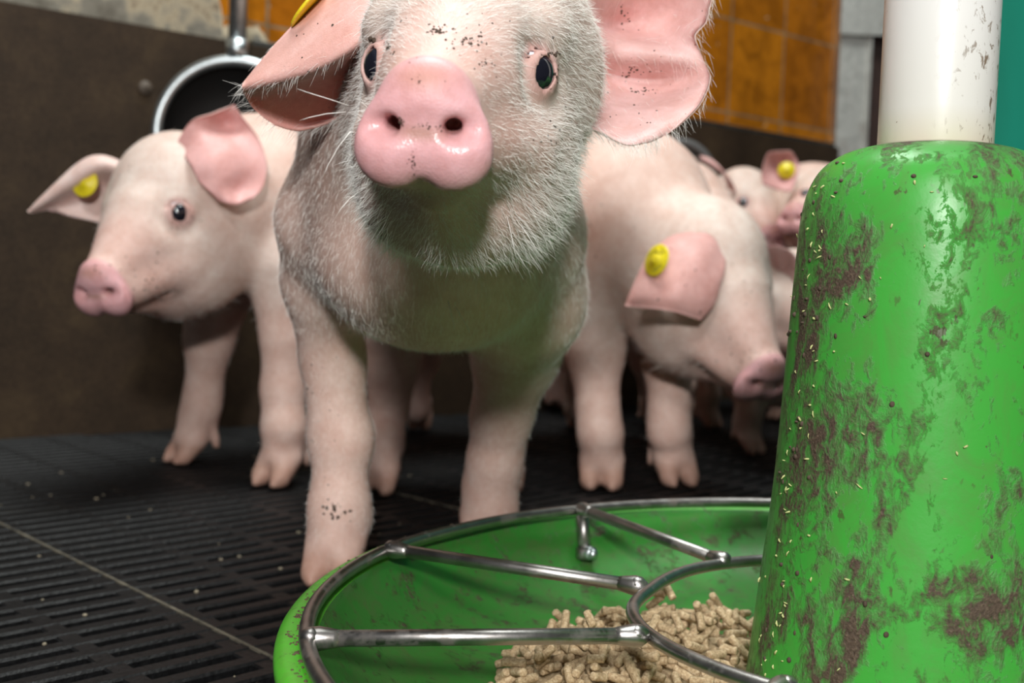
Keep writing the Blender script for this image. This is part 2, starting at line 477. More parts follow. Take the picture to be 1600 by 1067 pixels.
def onring(path, a):
    A = np.array([math.atan2(p[1], p[0]) for p in path]); return np.array(path[int(np.argmin(np.abs(np.angle(np.exp(1j*(A-a))))))])
for a in (math.radians(60), math.radians(15), math.radians(-30), math.radians(-75), math.radians(-130)):
    sp.append((onring(op, a), onring(ip, a)))
mbw = MB()
for a, b_ in sp:
    a = a+np.array([0, 0, .0012]); b_ = b_+np.array([0, 0, .0012])
    mb = MB(); mb.tube([a, (a+b_)/2, b_], .0030, 12)
    s_ = mb.build('spoke', MAT_STEEL, cage)
    for p, q in ((a, b_), (b_, a)):
        d = (q-p)/np.linalg.norm(q-p)
        w = MB(); w.tube([p-d*.0035, p-d*.001, p+d*.002, p+d*.007, p+d*.009], [.0022, .0040, .0043, .0034, .0030], 10)
        w.ball(p+np.array([random.uniform(-.001, .001), random.uniform(-.001, .001), .0012]), (.0038, .0038, .003), 10, 6)
        w.build('weld', MAT_STEEL, s_)
# hanging bracket with a bolt
for a, b_ in (sp[1], sp[3], sp[5], sp[7]):
    d = -a/np.linalg.norm(a); d[2] = 0
    p0 = a+np.array([0, 0, -.002]); p1 = p0+d*.004+np.array([0, 0, -.020])
    mb = MB(); mb.tube([p0, p0*.5+p1*.5, p1], [.0036, .0036, .0038], 12)
    mb.tube([p1+np.array([0, 0, .002]), p1+np.array([0, 0, -.004])], [.0052, .0052], 12)
    br = mb.build('bracket', MAT_STEEL, cage)
    mb = MB(); mb.tube([p1-d*.003, p1+d*.0075], .0040, 6); mb.tube([p1+d*.0061, p1+d*.0062], .0018, 8)
    mb.ball(p1+d*.0075, (.0030, .0030, .0030)); mb.build('bolt', MAT_POLE, br)

# hopper
hop = bpy.data.objects.new('feed_hopper', None); link(hop); hop.location = (CX, CY, 0)
tag(hop, 'tall green plastic feed hopper cone smeared with mud, standing in the round bowl', 'feed hopper')
prof = [(.0650, .0085), (.0650, .0120), (.0626, .022), (.0603, .045), (.0580, .070), (.0556, .095), (.0540, .118), (.0523, .154), (.0511, .180), (.0500, .200), (.0492, .2110), (.0470, .2215), (.0425, .2300), (.0350, .2358), (.027, .2385), (.0222, .2392)]
mb = MB(); mb.lathe(list(map(tuple, smooth_prof(prof, 6))), 0, 0, 128)
cone = mb.build('hopper_body', MAT_CONE, hop)
# straw and mud crumbs caught on the hopper
def prof_r(z):
    p = smooth_prof(prof, 6); return float(np.interp(z, p[:, 1], p[:, 0]))
mb = MB(); mc = MB()
for k in range(150):
    z = random.uniform(.02, .232); a = math.radians(random.uniform(150, 300))
    if k < 90: a = math.radians(random.gauss(196, 7))
    r = prof_r(z)
    c = np.array([r*math.cos(a), r*math.sin(a), z]); n = np.array([math.cos(a), math.sin(a), .1])
    t = np.array([random.gauss(0, 1), random.gauss(0, 1), random.gauss(0, 1)]); t -= n*(t@n)*.6; t /= np.linalg.norm(t)
    L = random.uniform(.0008, .0028); w = random.uniform(.00018, .0004)
    if k % 3: mb.tube([c-t*L*.5+n*.0001, c+n*.0005, c+t*L*.5+n*.0003], [w, w*1.2, w*.6], 5)
    else: mc.ball(c, (random.uniform(.0004, .0013), random.uniform(.0004, .0013), random.uniform(.0004, .0012)), 7, 5)
st = mb.build('straw_bits', simple('straw', (.50, .52, .22), .7), hop); st['kind'] = 'stuff'
st = mc.build('mud_crumbs', simple('mud', (.07, .045, .03), .8, nscale=300, bump=.5), hop); st['kind'] = 'stuff'

# pipe
m, nt, b = new_mat('white_pipe'); N = NT(nt); o = N.obj()
sepp = N.n('ShaderNodeSeparateXYZ'); N.l(o, sepp.inputs[0])
f = N.noise(N.mapping(o, (1, 1, .55)), 330, 4, .65, .5); g = N.noise(N.mapping(o, (1, 1, .4)), 30, 4, .6)
side = N.ramp(N.math('MULTIPLY', N.math('ADD', sepp.outputs[0], .010), 40), [(.0, (0, 0, 0)), (.8, (1, 1, 1))])
msk = N.math('MULTIPLY', N.ramp(N.math('ADD', N.math('MULTIPLY', f, .7), N.math('MULTIPLY', g, .3)), [(.545, (0, 0, 0)), (.60, (1, 1, 1))]), side)
low = N.ramp(N.math('MULTIPLY', N.math('SUBTRACT', sepp.outputs[2], .238), 20), [(0, (.66, .60, .46)), (.3, (.74, .72, .67)), (1, (.76, .75, .72))])
few = N.ramp(N.noise(o, 520, 2, .5), [(.76, (0, 0, 0)), (.78, (1, 1, 1))])
c = N.mix(N.math('MAXIMUM', N.math('MULTIPLY', msk, .9), few), low, (.17, .11, .06))
N.l(c, b.inputs['Base Color']); b.inputs['Roughness'].default_value = .28
N.bump(N.noise(o, 45, 3), .08, .002, b)
mb = MB(); mb.lathe([(.0190, .242), (.0212, .2388), (.0214, .2400), (.0214, .60), (.0190, .60), (.0190, .242)], 0, 0, 96)
pipe = mb.build('feed_pipe', m); pipe.location = (CX, CY, 0)
tag(pipe, 'white plastic feed pipe with brown splashes rising from the top of the green hopper', 'pipe')

# ------------------------------------------------------------------ feed pellets
m, nt, b = new_mat('feed_pellet'); N = NT(nt); o = N.obj()
ri = N.n('ShaderNodeObjectInfo').outputs['Random']
f = N.noise(o, 800, 5, .7)
c = N.ramp(f, [(.3, (.26, .17, .09)), (.5, (.50, .37, .22)), (.7, (.72, .60, .42))])
c = N.mix(1.0, c, N.ramp(ri, [(0, (.78, .74, .68)), (1, (1.1, 1.08, 1.05))]), 'MULTIPLY')
N.l(c, b.inputs['Base Color']); b.inputs['Roughness'].default_value = .8
N.bump(f, .9, .0006, b)
MAT_PEL = m
def pellet_mesh(k):
    r = np.random.default_rng(k); L = r.uniform(.0065, .0130); R = .00185; n = 10
    vs = []; rings = [(-L/2, .0), (-L/2-.0001, R*.75), (-L/2+.0004, R)]+[(t, R*(1+r.normal(0, .03))) for t in np.linspace(-L/2+.0012, L/2-.0012, 4)]+[(L/2-.0004, R), (L/2+.0001, R*.75), (L/2, 0)]
    bend = r.normal(0, .0003)
    for x, rr in rings:
        for q in range(n):
            a = 2*math.pi*q/n; e = r.normal(0, .00006)
            vs.append((x+e, (rr+e)*math.cos(a), (rr+e)*math.sin(a)+bend*(1-(2*x/L)**2)))
    fs = [(i*n+q, i*n+(q+1) % n, (i+1)*n+(q+1) % n, (i+1)*n+q) for i in range(len(rings)-1) for q in range(n)]
    me = bpy.data.meshes.new('feed_pellet'); me.from_pydata(vs, [], fs); me.update()
    me.polygons.foreach_set('use_smooth', [True]*len(me.polygons)); me.materials.append(MAT_PEL)
    return me, L
pel_meshes = [pellet_mesh(k) for k in range(9)]
def bowl_z(r): 
    p = inner[:k1+1]; return float(np.interp(r, p[:, 0], p[:, 1]))
HG = .0008; hx0, hy0 = CX-.24, CY-.24; HN = 600
gx, gy = np.meshgrid(hx0+HG*np.arange(HN), hy0+HG*np.arange(HN), indexing='ij')
gr = np.hypot(gx-CX, gy-CY)
Hm = np.interp(gr, inner[:k1+1, 0], inner[:k1+1, 1])
# soft mound of meal under the pellets
def mound(x, y):
    r = np.hypot(x-CX, y-CY); a = np.degrees(np.arctan2(y-CY, x-CX)) % 360
    w = np.clip(1-(np.abs(a-165)/66)**4, 0, 1)
    rc = np.interp(a, [95, 112, 132, 150, 230], [.096, .096, .106, .118, .118]); hw = np.interp(a, [95, 112, 132, 150, 230], [.028, .034, .048, .054, .05])
    band = np.clip(1-((r-rc)/hw)**2, 0, 1)
    return w*band
md = mound(gx, gy)
nm = 70; mb = MB()
Hm2 = Hm+md*.0130-.0012*(md < .02)
q = np.linspace(0, HN-1, 120).astype(int)
vv = [(gx[i, j]-CX, gy[i, j]-CY, Hm2[i, j]-.0032+.0008*random.random()) for i in q for j in q]
ff = [(i*120+j, (i+1)*120+j, (i+1)*120+j+1, i*120+j+1) for i in range(119) for j in range(119) if md[q[i], q[j]] > .02 or md[q[i+1], q[j+1]] > .02]
used = sorted({i for f_ in ff for i in f_}); mp_ = {o_: k for k, o_ in enumerate(used)}
meal = mesh_obj('feed_crumbs', [vv[i] for i in used], [tuple(mp_[i] for i in f_) for f_ in ff], MAT_PEL)
meal.location = (CX, CY, 0)
tag(meal, 'bed of crumbled feed under the loose pellets in the green bowl', 'feed', kind='stuff')
Hm = np.where(md > .02, Hm2, Hm)
def place(mesh, L, x, y, yaw):
    t = np.linspace(-.5, .5, 7)*L
    xs_, ys_ = x+t*math.cos(yaw), y+t*math.sin(yaw)
    hs = np.array([Hm[int((a-hx0)/HG), int((b_-hy0)/HG)] for a, b_ in zip(xs_, ys_)])
    best = None
    for sl in np.linspace(-.9, .9, 19):
        c0 = np.max(hs-sl*t)
        sc = c0+.3*abs(sl)*L*.2
        if best is None or sc < best[0]: best = (sc, sl, c0)
    _, sl, c0 = best; R = .00185
    z = c0+R*math.sqrt(1+sl*sl)*.92
    # raise height map
    i0, j0 = int((x-hx0)/HG), int((y-hy0)/HG); w = int(L/HG/2)+4
    X_, Y_ = gx[i0-w:i0+w, j0-w:j0+w], gy[i0-w:i0+w, j0-w:j0+w]
    a = (X_-x)*math.cos(yaw)+(Y_-y)*math.sin(yaw); b_ = -(X_-x)*math.sin(yaw)+(Y_-y)*math.cos(yaw)
    top = np.where((np.abs(a) < L/2) & (np.abs(b_) < R), z+sl*a+np.sqrt(np.clip(R*R-b_*b_, 0, None))*.95, -1)
    Hm[i0-w:i0+w, j0-w:j0+w] = np.maximum(Hm[i0-w:i0+w, j0-w:j0+w], top)
    o = bpy.data.objects.new('feed_pellet', mesh); link(o)
    o.location = (x, y, z); o.rotation_euler = (random.uniform(0, 6.28), -math.atan(sl), yaw)
    o.rotation_euler = (Matrix.Rotation(yaw, 3, 'Z') @ Matrix.Rotation(-math.atan(sl), 3, 'Y') @ Matrix.Rotation(random.uniform(0, 6.28), 3, 'X')).to_euler()
    return o
PEL_ZONES = {'in': ('feed pellet in the part of the heap enclosed by the inner steel ring', 'pellets inside the inner ring'),
             'low': ('feed pellet of the heap nearest the camera, left of the inner steel ring', 'pellets before the horizontal spoke'),
             'up': ('feed pellet at the upper left end of the heap, outside the inner steel ring', 'pellets beyond the horizontal spoke')}
def px_of(p):
    q = np.array(p)-[0, 0, CAMH]; return 800+FPX*(q@Xw)/(q@Fw), 533.5-FPX*(q@Uw)/(q@Fw)
ring_px = [px_of(np.array(p)+[CX, CY, 0]) for p in ip]
def zone(p):
    x, y = px_of(p); c = False; n = len(ring_px)
    for i in range(n):
        (x1, y1), (x2, y2) = ring_px[i], ring_px[i-1]
        if (y1 > y) != (y2 > y) and x < (x2-x1)*(y-y1)/(y2-y1)+x1: c = not c
    return 'in' if c else ('up' if y < 1000 else 'low')
npel = 0; tries = 0
while npel < 292 and tries < 20000:
    tries += 1
    x = CX+random.uniform(-.18, .02); y = CY+random.uniform(-.05, .16)
    w = float(mound(np.array(x), np.array(y)))
    if random.random() > min(1, w*1.6)**1.0 or w < .03: continue
    if math.hypot(x-CX, y-CY) < .071 or px_of((x, y, .015))[1] > 1090: continue
    k = random.randrange(len(pel_meshes)); me, L = pel_meshes[k]
    o = place(me, L, x, y, random.uniform(0, 6.28)); zl, zg = PEL_ZONES[zone(tuple(o.location))]; tag(o, zl, 'feed pellet', zg); npel += 1
for px, py, z in ((1065, 927, .022), (1152, 955, .018), ):
    p = ground_at(px, py, z); o = place(pel_meshes[1][0], pel_meshes[1][1], p[0], p[1], 2.)
    tag(o, 'small crumb of feed lying alone on the bowl wall inside the steel ring' if px == 1065 else 'single feed pellet beside the foot of the hopper', 'feed pellet')

# ------------------------------------------------------------------ pigs: implicit body -> one mesh
class Field:
    def __init__(s, xs, ys, zs):
        s.ax = [np.asarray(a, np.float32) for a in (xs, ys, zs)]
        s.v = np.full([len(a) for a in s.ax], .05, np.float32)
    def sub(s, lo, hi):
        sl = []
        for a, l, h in zip(s.ax, lo, hi):
            i0 = max(int(np.searchsorted(a, l))-1, 0); i1 = min(int(np.searchsorted(a, h))+1, len(a)); sl.append(slice(i0, i1))
        g = np.meshgrid(s.ax[0][sl[0]], s.ax[1][sl[1]], s.ax[2][sl[2]], indexing='ij', sparse=True)
        return tuple(sl), g
    def put(s, sl, d, k, mode):
        if d.size == 0: return
        a = s.v[sl]
        if mode == 'add':
            h = np.maximum(k-np.abs(a-d), 0)/k if k > 0 else 0
            s.v[sl] = np.minimum(a, d)-h*h*k*.25
        else:
            d = -d
            h = np.maximum(k-np.abs(a-d), 0)/k if k > 0 else 0
            s.v[sl] = np.maximum(a, d)+h*h*k*.25
    def ell(s, c, r, k=.01, M=None, mode='add'):
        r = np.array(r, float); m = max(r)+k+.012
        sl, (X, Y, Z) = s.sub(np.array(c)-m, np.array(c)+m)
        x, y, z = X-c[0], Y-c[1], Z-c[2]
        if M is not None:
            M = np.asarray(M)
            x, y, z = (x*M[0, 0]+y*M[1, 0]+z*M[2, 0], x*M[0, 1]+y*M[1, 1]+z*M[2, 1], x*M[0, 2]+y*M[1, 2]+z*M[2, 2])
        k0 = np.sqrt((x/r[0])**2+(y/r[1])**2+(z/r[2])**2)
        k1 = np.sqrt((x/r[0]**2)**2+(y/r[1]**2)**2+(z/r[2]**2)**2)+1e-9
        s.put(sl, (k0*(k0-1)/k1).astype(np.float32), k, mode)
    def cap(s, a, b, ra, rb, k=.01, mode='add'):
        a = np.array(a, float); b = np.array(b, float); m = max(ra, rb)+k+.012
        sl, (X, Y, Z) = s.sub(np.minimum(a, b)-m, np.maximum(a, b)+m)
        d = b-a; L2 = d@d+1e-12
        t = np.clip(((X-a[0])*d[0]+(Y-a[1])*d[1]+(Z-a[2])*d[2])/L2, 0, 1)
        D = np.sqrt((X-a[0]-t*d[0])**2+(Y-a[1]-t*d[1])**2+(Z-a[2]-t*d[2])**2)-(ra+(rb-ra)*t)
        s.put(sl, D.astype(np.float32), k, mode)
    def ev(s, P):
        P = np.atleast_2d(P); ix = []; fr = []
        for d in range(3):
            a = s.ax[d]; i = np.clip(np.searchsorted(a, P[:, d])-1, 0, len(a)-2); ix.append(i); fr.append(np.clip((P[:, d]-a[i])/(a[i+1]-a[i]), 0, 1))
        out = 0
        for k in range(8):
            w = 1; q = []
            for d in range(3):
                b_ = (k >> d) & 1; w = w*(fr[d] if b_ else 1-fr[d]); q.append(ix[d]+b_)
            out = out+w*s.v[q[0], q[1], q[2]]
        return out
    def hit(s, px, py):
        ys = np.arange(s.ax[1][0], s.ax[1][-1], .0005); P = np.array([at(px, py, y) for y in ys]); ok = np.all([(P[:, d] > s.ax[d][0]) & (P[:, d] < s.ax[d][-1]) for d in range(3)], 0)
        v = np.where(ok, s.ev(P), .05); i = np.argmax(v < 0)
        return P[i] if v[i] < 0 else None
    def grad(s, p, h=.003):
        g = np.array([s.ev(p+h*e)[0]-s.ev(p-h*e)[0] for e in np.eye(3)]); return g/(np.linalg.norm(g)+1e-9)
    def nets(s):
        v = s.v; nx, ny, nz = v.shape; ins = v < 0
        C = (nx-1, ny-1, nz-1)
        cid_all = []; pos_all = []; quads = []
        for ax in range(3):
            a = [slice(None)]*3; b = [slice(None)]*3; a[ax] = slice(0, -1); b[ax] = slice(1, None)
            A, B = ins[tuple(a)], ins[tuple(b)]
            idx = np.argwhere(A != B)
            if len(idx) == 0: continue
            o1, o2 = (ax+1) % 3, (ax+2) % 3
            ok = (idx[:, o1] > 0) & (idx[:, o1] < v.shape[o1]-1) & (idx[:, o2] > 0) & (idx[:, o2] < v.shape[o2]-1)
            idx = idx[ok]
            i2 = idx.copy(); i2[:, ax] += 1
            va, vb = v[tuple(idx.T)], v[tuple(i2.T)]
            t = va/(va-vb)
            p = np.stack([s.ax[d][idx[:, d]] for d in range(3)], 1).astype(np.float64)
            p[:, ax] += t*(s.ax[ax][i2[:, ax]]-s.ax[ax][idx[:, ax]])
            cells = []
            for da, db in ((0, 0), (-1, 0), (-1, -1), (0, -1)):
                c = idx.copy(); c[:, o1] += da; c[:, o2] += db
                cells.append((c[:, 0]*C[1]+c[:, 1])*C[2]+c[:, 2])
            for c in cells: cid_all.append(c); pos_all.append(p)
            q = np.stack(cells, 1); fl_ = va < 0
            q[fl_] = q[fl_]; q[~fl_] = q[~fl_][:, ::-1]
            quads.append(q)
        cid = np.concatenate(cid_all); pos = np.concatenate(pos_all); quads = np.concatenate(quads)
        u, inv = np.unique(cid, return_inverse=True); inv = inv.ravel()
        cnt = np.bincount(inv)
        V = np.stack([np.bincount(inv, pos[:, d])/cnt for d in range(3)], 1)
        F = np.searchsorted(u, quads)
        return V, F

def grade(lo, hi, fine_lo, fine_hi, df, dc):
    """coordinates with step df inside the fine zone and dc outside, easing between"""
    out = [fine_lo]; 
    while out[-1] < fine_hi: out.append(out[-1]+df)
    st = df
    while out[-1] < hi: st = min(dc, st*1.12); out.append(out[-1]+st)
    left = [fine_lo]; st = df
    while left[-1] > lo: st = min(dc, st*1.12); left.append(left[-1]-st)
    return np.array(left[::-1][:-1]+out)

def vnormals(V, F):
    n = np.cross(V[F[:, 2]]-V[F[:, 0]], V[F[:, 3]]-V[F[:, 1]])
    N = np.zeros_like(V)
    for k in range(4):
        for d in range(3): N[:, d] += np.bincount(F[:, k], n[:, d], len(V))
    return N/(np.linalg.norm(N, axis=1, keepdims=True)+1e-12)

def lap(V, F, it, lam=.5):
    E = np.concatenate([F[:, [0, 1]], F[:, [1, 2]], F[:, [2, 3]], F[:, [3, 0]]])
    for _ in range(it):
        acc = np.zeros_like(V); 
        for d in range(3): acc[:, d] = np.bincount(E[:, 0], V[E[:, 1], d], len(V))+np.bincount(E[:, 1], V[E[:, 0], d], len(V))
        c = np.bincount(E[:, 0], minlength=len(V))+np.bincount(E[:, 1], minlength=len(V))
        V = V*(1-lam)+lam*acc/c[:, None]
    return V

def frame(back, roll=0.0):
    b_ = np.array(back, float); b_ /= np.linalg.norm(b_)
    r = np.cross(b_, [0, 0, 1.]); r /= np.linalg.norm(r)
    u_ = np.cross(r, b_)
    r2 = math.cos(roll)*r+math.sin(roll)*u_; u2 = math.cos(roll)*u_-math.sin(roll)*r
    return np.stack([r2, b_, u2], 1)            # columns: right, back, up

EYE = dict(c=np.array([.0318, .0893, .0083]), n=np.array([.70, -.66, .12]), r=.0086)
EYE['n'] = EYE['n']/np.linalg.norm(EYE['n'])
def head_sdf(f, O, M, s, jowl=1.0, mouth=True, eye_px=(None, None), narrow=1.0, dbg=None):
    W = lambda x, y, z: O+M@(np.array([x, y, z])*s)
    nw = narrow
    def E(c, r, k, R=None, mode='add'):
        MM = M if R is None else M@R
        f.ell(W(*c), np.array(r)*s, k*s, MM, mode)
    E((0, .120, .024), (.039*nw, .038, .034), .015)
    E((0, .104, .014), (.0405*nw, .042, .038), .015)
    E((0, .080, -.004), (.0345*nw, .050, .034), .014)
    for sx in (-1, 1):
        E((sx*.0245*nw, .092, -.027), (.0205*nw, .040, .030*jowl), .016)
    E((0, .095, -.038), (.034, .045, .030*jowl), .018)
    f.cap(W(0, .018, .003), W(0, .068, .013), .0165*s, .026*s, .014*s)
    f.cap(W(0, .030, -.0225), W(0, .07, -.036), .0100*s, .022*s, .010*s)
    for sx in (-1, 1):                           # upper lip and flews
        f.cap(W(sx*.008, .020, -.009), W(sx*.021, .062, -.016), .0115*s, .014*s, .008*s)
        E((sx*.027, .086, .021), (.0095, .014, .009), .010)    # brow
        if mouth: f.cap(W(sx*.0125, .022, -.0225), W(sx*.027, .062, -.025), .0012*s, .0012*s, .004*s, 'sub')
    # snout disc
    for sx in (-1, 1): E((sx*.0090, .0050, -.0070), (.0126, .0078, .0120), .004)
    E((0, .0092, .0066), (.0128, .0074, .0130), .008)
    E((0, .0070, -.0005), (.0190, .0062, .0120), .005)
    E((0, -.001, -.0200), (.0015, .006, .0036), .004, mode='sub')
    f.cap(W(-.0125, -.0055, .0018), W(.0125, -.0055, .0018), .0040*s, .0040*s, .006*s, 'sub')
    for sx in (-1, 1):
        E((sx*.0136, -.0008, .0014), (.0060, .0044, .0032), .0035, mode='sub')
        a = W(sx*.0104, -.004, .0004); b_ = W(sx*.0078, .014, .0016)
        f.cap(a, b_, .0032*s, .0025*s, .002*s, 'sub')
    # eyes: seat each eyeball in the surface it looks out of
    seats = []
    for i, sx in enumerate((-1, 1)):
        r = EYE['r']*s; h = None
        if eye_px[i] is not None: h = f.hit(*eye_px[i])
        if h is None:
            c0 = W(*(EYE['c']*[sx, 1, 1])); n0 = M@(EYE['n']*[sx, 1, 1])
            ts = np.arange(-.01, .04, .0005); vals = f.ev(np.array([c0+n0*t for t in ts])); k = int(np.argmax(vals > 0)); h = c0+n0*ts[k]
        n = f.grad(h, .005); view = (np.array([0, 0, CAMH])-h); view /= np.linalg.norm(view)
        if eye_px[i] is not None: n = n+view*.5
        n = n/np.linalg.norm(n); c = h-n*r*.80
        seats.append((c, n))
    for c, n in seats:
        r = EYE['r']*s
        f.ell(c+n*.0115*s, (.012*s, .012*s, .012*s), .012*s, None, 'sub')
        f.ell(c, (r+.0012*s,)*3, .008*s)
        up = np.array([0, 0, 1.]); t = np.cross(up, n); t /= np.linalg.norm(t); u_ = np.cross(n, t)
        R = np.stack([t, n, u_], 1)
        f.ell(c+n*.0085*s, np.array((.0042, .0085, .0054))*s, .0016*s, R, 'sub')
        f.ell(c, (r-.0005,)*3, .0006*s, None, 'sub')
        q = [c+n*(r*.55)+t*math.cos(w)*.0100*s+u_*math.sin(w)*.0102*s for w in (.35, .9, 1.57, 2.2, 2.8)]
        for p0, p1 in zip(q[:-1], q[1:]): f.cap(p0, p1, .0008*s, .0008*s, .0030*s, 'sub')
    return seats

def foot(f, top, g, fwd, s=1.0):
    """pastern and cloven hoof: top = fetlock point, g = ground point under it"""
    fwd = np.array([fwd[0], fwd[1], 0.]); fwd /= np.linalg.norm(fwd); side = np.array([-fwd[1], fwd[0], 0])
    g = np.array([g[0], g[1], g[2] if len(g) > 2 else 0.]); up = np.array([0, 0, 1.])
    kn = g+up*.036*s-fwd*.004*s
    f.cap(top, kn, .0138*s, .0135*s, .014)
    f.cap(kn, g+up*.020*s+fwd*.003*s, .0135*s, .0120*s, .006)
    for sx in (-1, 1):
        f.cap(g+up*.020*s+side*sx*.0068*s, g+up*.0072*s+fwd*.012*s+side*sx*.0078*s, .0092*s, .0068*s, .004)
        f.cap(g+up*.0072*s+fwd*.012*s+side*sx*.0078*s, g+up*.0040*s+fwd*.018*s+side*sx*.0072*s, .0062*s, .0034*s, .002)
        f.cap(kn-fwd*.006*s+side*sx*.008*s, g+up*.014*s-fwd*.015*s+side*sx*.010*s, .0058*s, .0034*s, .003)
    return g

def ear(curves, nu=30, nv=22, th=.0016, pink=(.86, .52, .50), back=(.88, .70, .66), flip=False, ripple=0.0, seed=0, band=None):
    """curves: list of rows (each a list of (px,py,Y)); a sheet through them, with real thickness"""
    rows = []
    for c in curves:
        P = np.array([at(*p) for p in c]); P = smooth_prof(P, 10)
        d = np.r_[0, np.cumsum(np.linalg.norm(np.diff(P, axis=0), axis=1))]; t = np.linspace(0, d[-1], nu)
        rows.append(np.stack([np.interp(t, d, P[:, k]) for k in range(3)], 1))
    rows = np.array(rows)
    G = np.stack([smooth_prof(rows[:, i], 10)[np.round(np.linspace(0, (len(rows)-1)*10, nv)).astype(int)] for i in range(nu)], 0)  # nu x nv x 3
    du = np.gradient(G, axis=0); dv = np.gradient(G, axis=1); n = np.cross(du, dv); n /= np.linalg.norm(n, axis=2, keepdims=True)+1e-12
    if flip: n = -n
    r = np.random.default_rng(seed)
    if ripple:
        uu, vv = np.meshgrid(np.linspace(0, 1, nu), np.linspace(0, 1, nv), indexing='ij')
        w = np.sin(uu*5+vv*9+seed)*.5+np.sin(uu*11-vv*4)*.35+np.sin(vv*17+uu*3)*.25
        G = G+n*(w*ripple)[..., None]
    ev = np.minimum(np.linspace(0, 1, nv), 1-np.linspace(0, 1, nv)); eu = 1-np.linspace(0, 1, nu)
    t = th*np.minimum(1, .45+np.minimum.outer(eu*6, ev*12))
    A = G+n*t[..., None]*.5; B = G-n*t[..., None]*.5
    V = np.concatenate([A.reshape(-1, 3), B.reshape(-1, 3)]); k = nu*nv
    F = []
    I = lambda i, j: i*nv+j
    for i in range(nu-1):
        for j in range(nv-1):
            F.append((I(i, j), I(i+1, j), I(i+1, j+1), I(i, j+1))); F.append((k+I(i, j), k+I(i, j+1), k+I(i+1, j+1), k+I(i+1, j)))
    for i in range(nu-1):
        for j in (0, nv-1): F.append((I(i, j), I(i+1, j), k+I(i+1, j), k+I(i, j)))
    for j in range(nv-1):
        for i in (0, nu-1): F.append((I(i, j), I(i, j+1), k+I(i, j+1), k+I(i, j)))
    col = np.concatenate([np.tile(pink, (k, 1)), np.tile(back, (k, 1))])
    if band is not None:
        w = sstep(.42, .58, np.tile(np.linspace(0, 1, nv), nu))[:, None]; w = np.concatenate([w, w]); col = col*(1-w)+np.array(band)*w
    return V, np.array(F), col, (A, B, n)

def fur(name, parent, P, Nn, D, L, r, mat, npts=5, droop=.25, jitter=.3, seed=1):
    """P roots, Nn normals, D comb directions, L lengths -> tapering curved bristles"""
    g = np.random.default_rng(seed); n = len(P)
    if n == 0: return None
    D = D-Nn*np.sum(D*Nn, 1, keepdims=True); D /= np.linalg.norm(D, axis=1, keepdims=True)+1e-9
    D = D+g.normal(0, jitter, D.shape); 
    lift = .28+g.normal(0, .12, n); d0 = D*np.cos(lift)[:, None]+Nn*np.sin(lift)[:, None]; d0 /= np.linalg.norm(d0, axis=1, keepdims=True)
    t = np.linspace(0, 1, npts)
    bend = g.normal(0, .18, (n, 3)); bend[:, 2] -= droop
    C = P[:, None]-Nn[:, None]*.0004+(d0[:, None]*t[None, :, None]+bend[:, None]*(t**2)[None, :, None]*.5)*L[:, None, None]
    hc = bpy.data.hair_curves.new(name); hc.add_curves([npts]*n)
    hc.attributes['position'].data.foreach_set('vector', C.astype(np.float32).ravel())
    ra = hc.attributes.get('radius') or hc.attributes.new('radius', 'FLOAT', 'POINT')
    rad = (r*(1-.75*t**1.5))[None].repeat(n, 0); ra.data.foreach_set('value', rad.astype(np.float32).ravel())
    hc.materials.append(mat)
    o = bpy.data.objects.new(name, hc); link(o, parent); return o

def sample(V, F, n, wfun=None, seed=0):
    g = np.random.default_rng(seed)
    T = np.concatenate([F[:, [0, 1, 2]], F[:, [0, 2, 3]]])
    a = np.linalg.norm(np.cross(V[T[:, 1]]-V[T[:, 0]], V[T[:, 2]]-V[T[:, 0]]), axis=1)
    if wfun is not None: a = a*np.clip(wfun(V[T].mean(1)), 0, None)
    i = g.choice(len(T), n, p=a/a.sum()); u_, v_ = g.random(n), g.random(n); m_ = u_+v_ > 1; u_[m_] = 1-u_[m_]; v_[m_] = 1-v_[m_]
    A, B, C = V[T[i, 0]], V[T[i, 1]], V[T[i, 2]]
    return A+(B-A)*u_[:, None]+(C-A)*v_[:, None], T[i], u_, v_

SKINC = np.array([.80, .60, .53]); HEADC = np.array([.66, .56, .51]); NOSEC = np.array([.76, .44, .47]); HOOFC = np.array([.45, .27, .20])
def sstep(a, b_, x): t = np.clip((x-a)/(b_-a), 0, 1); return t*t*(3-2*t)

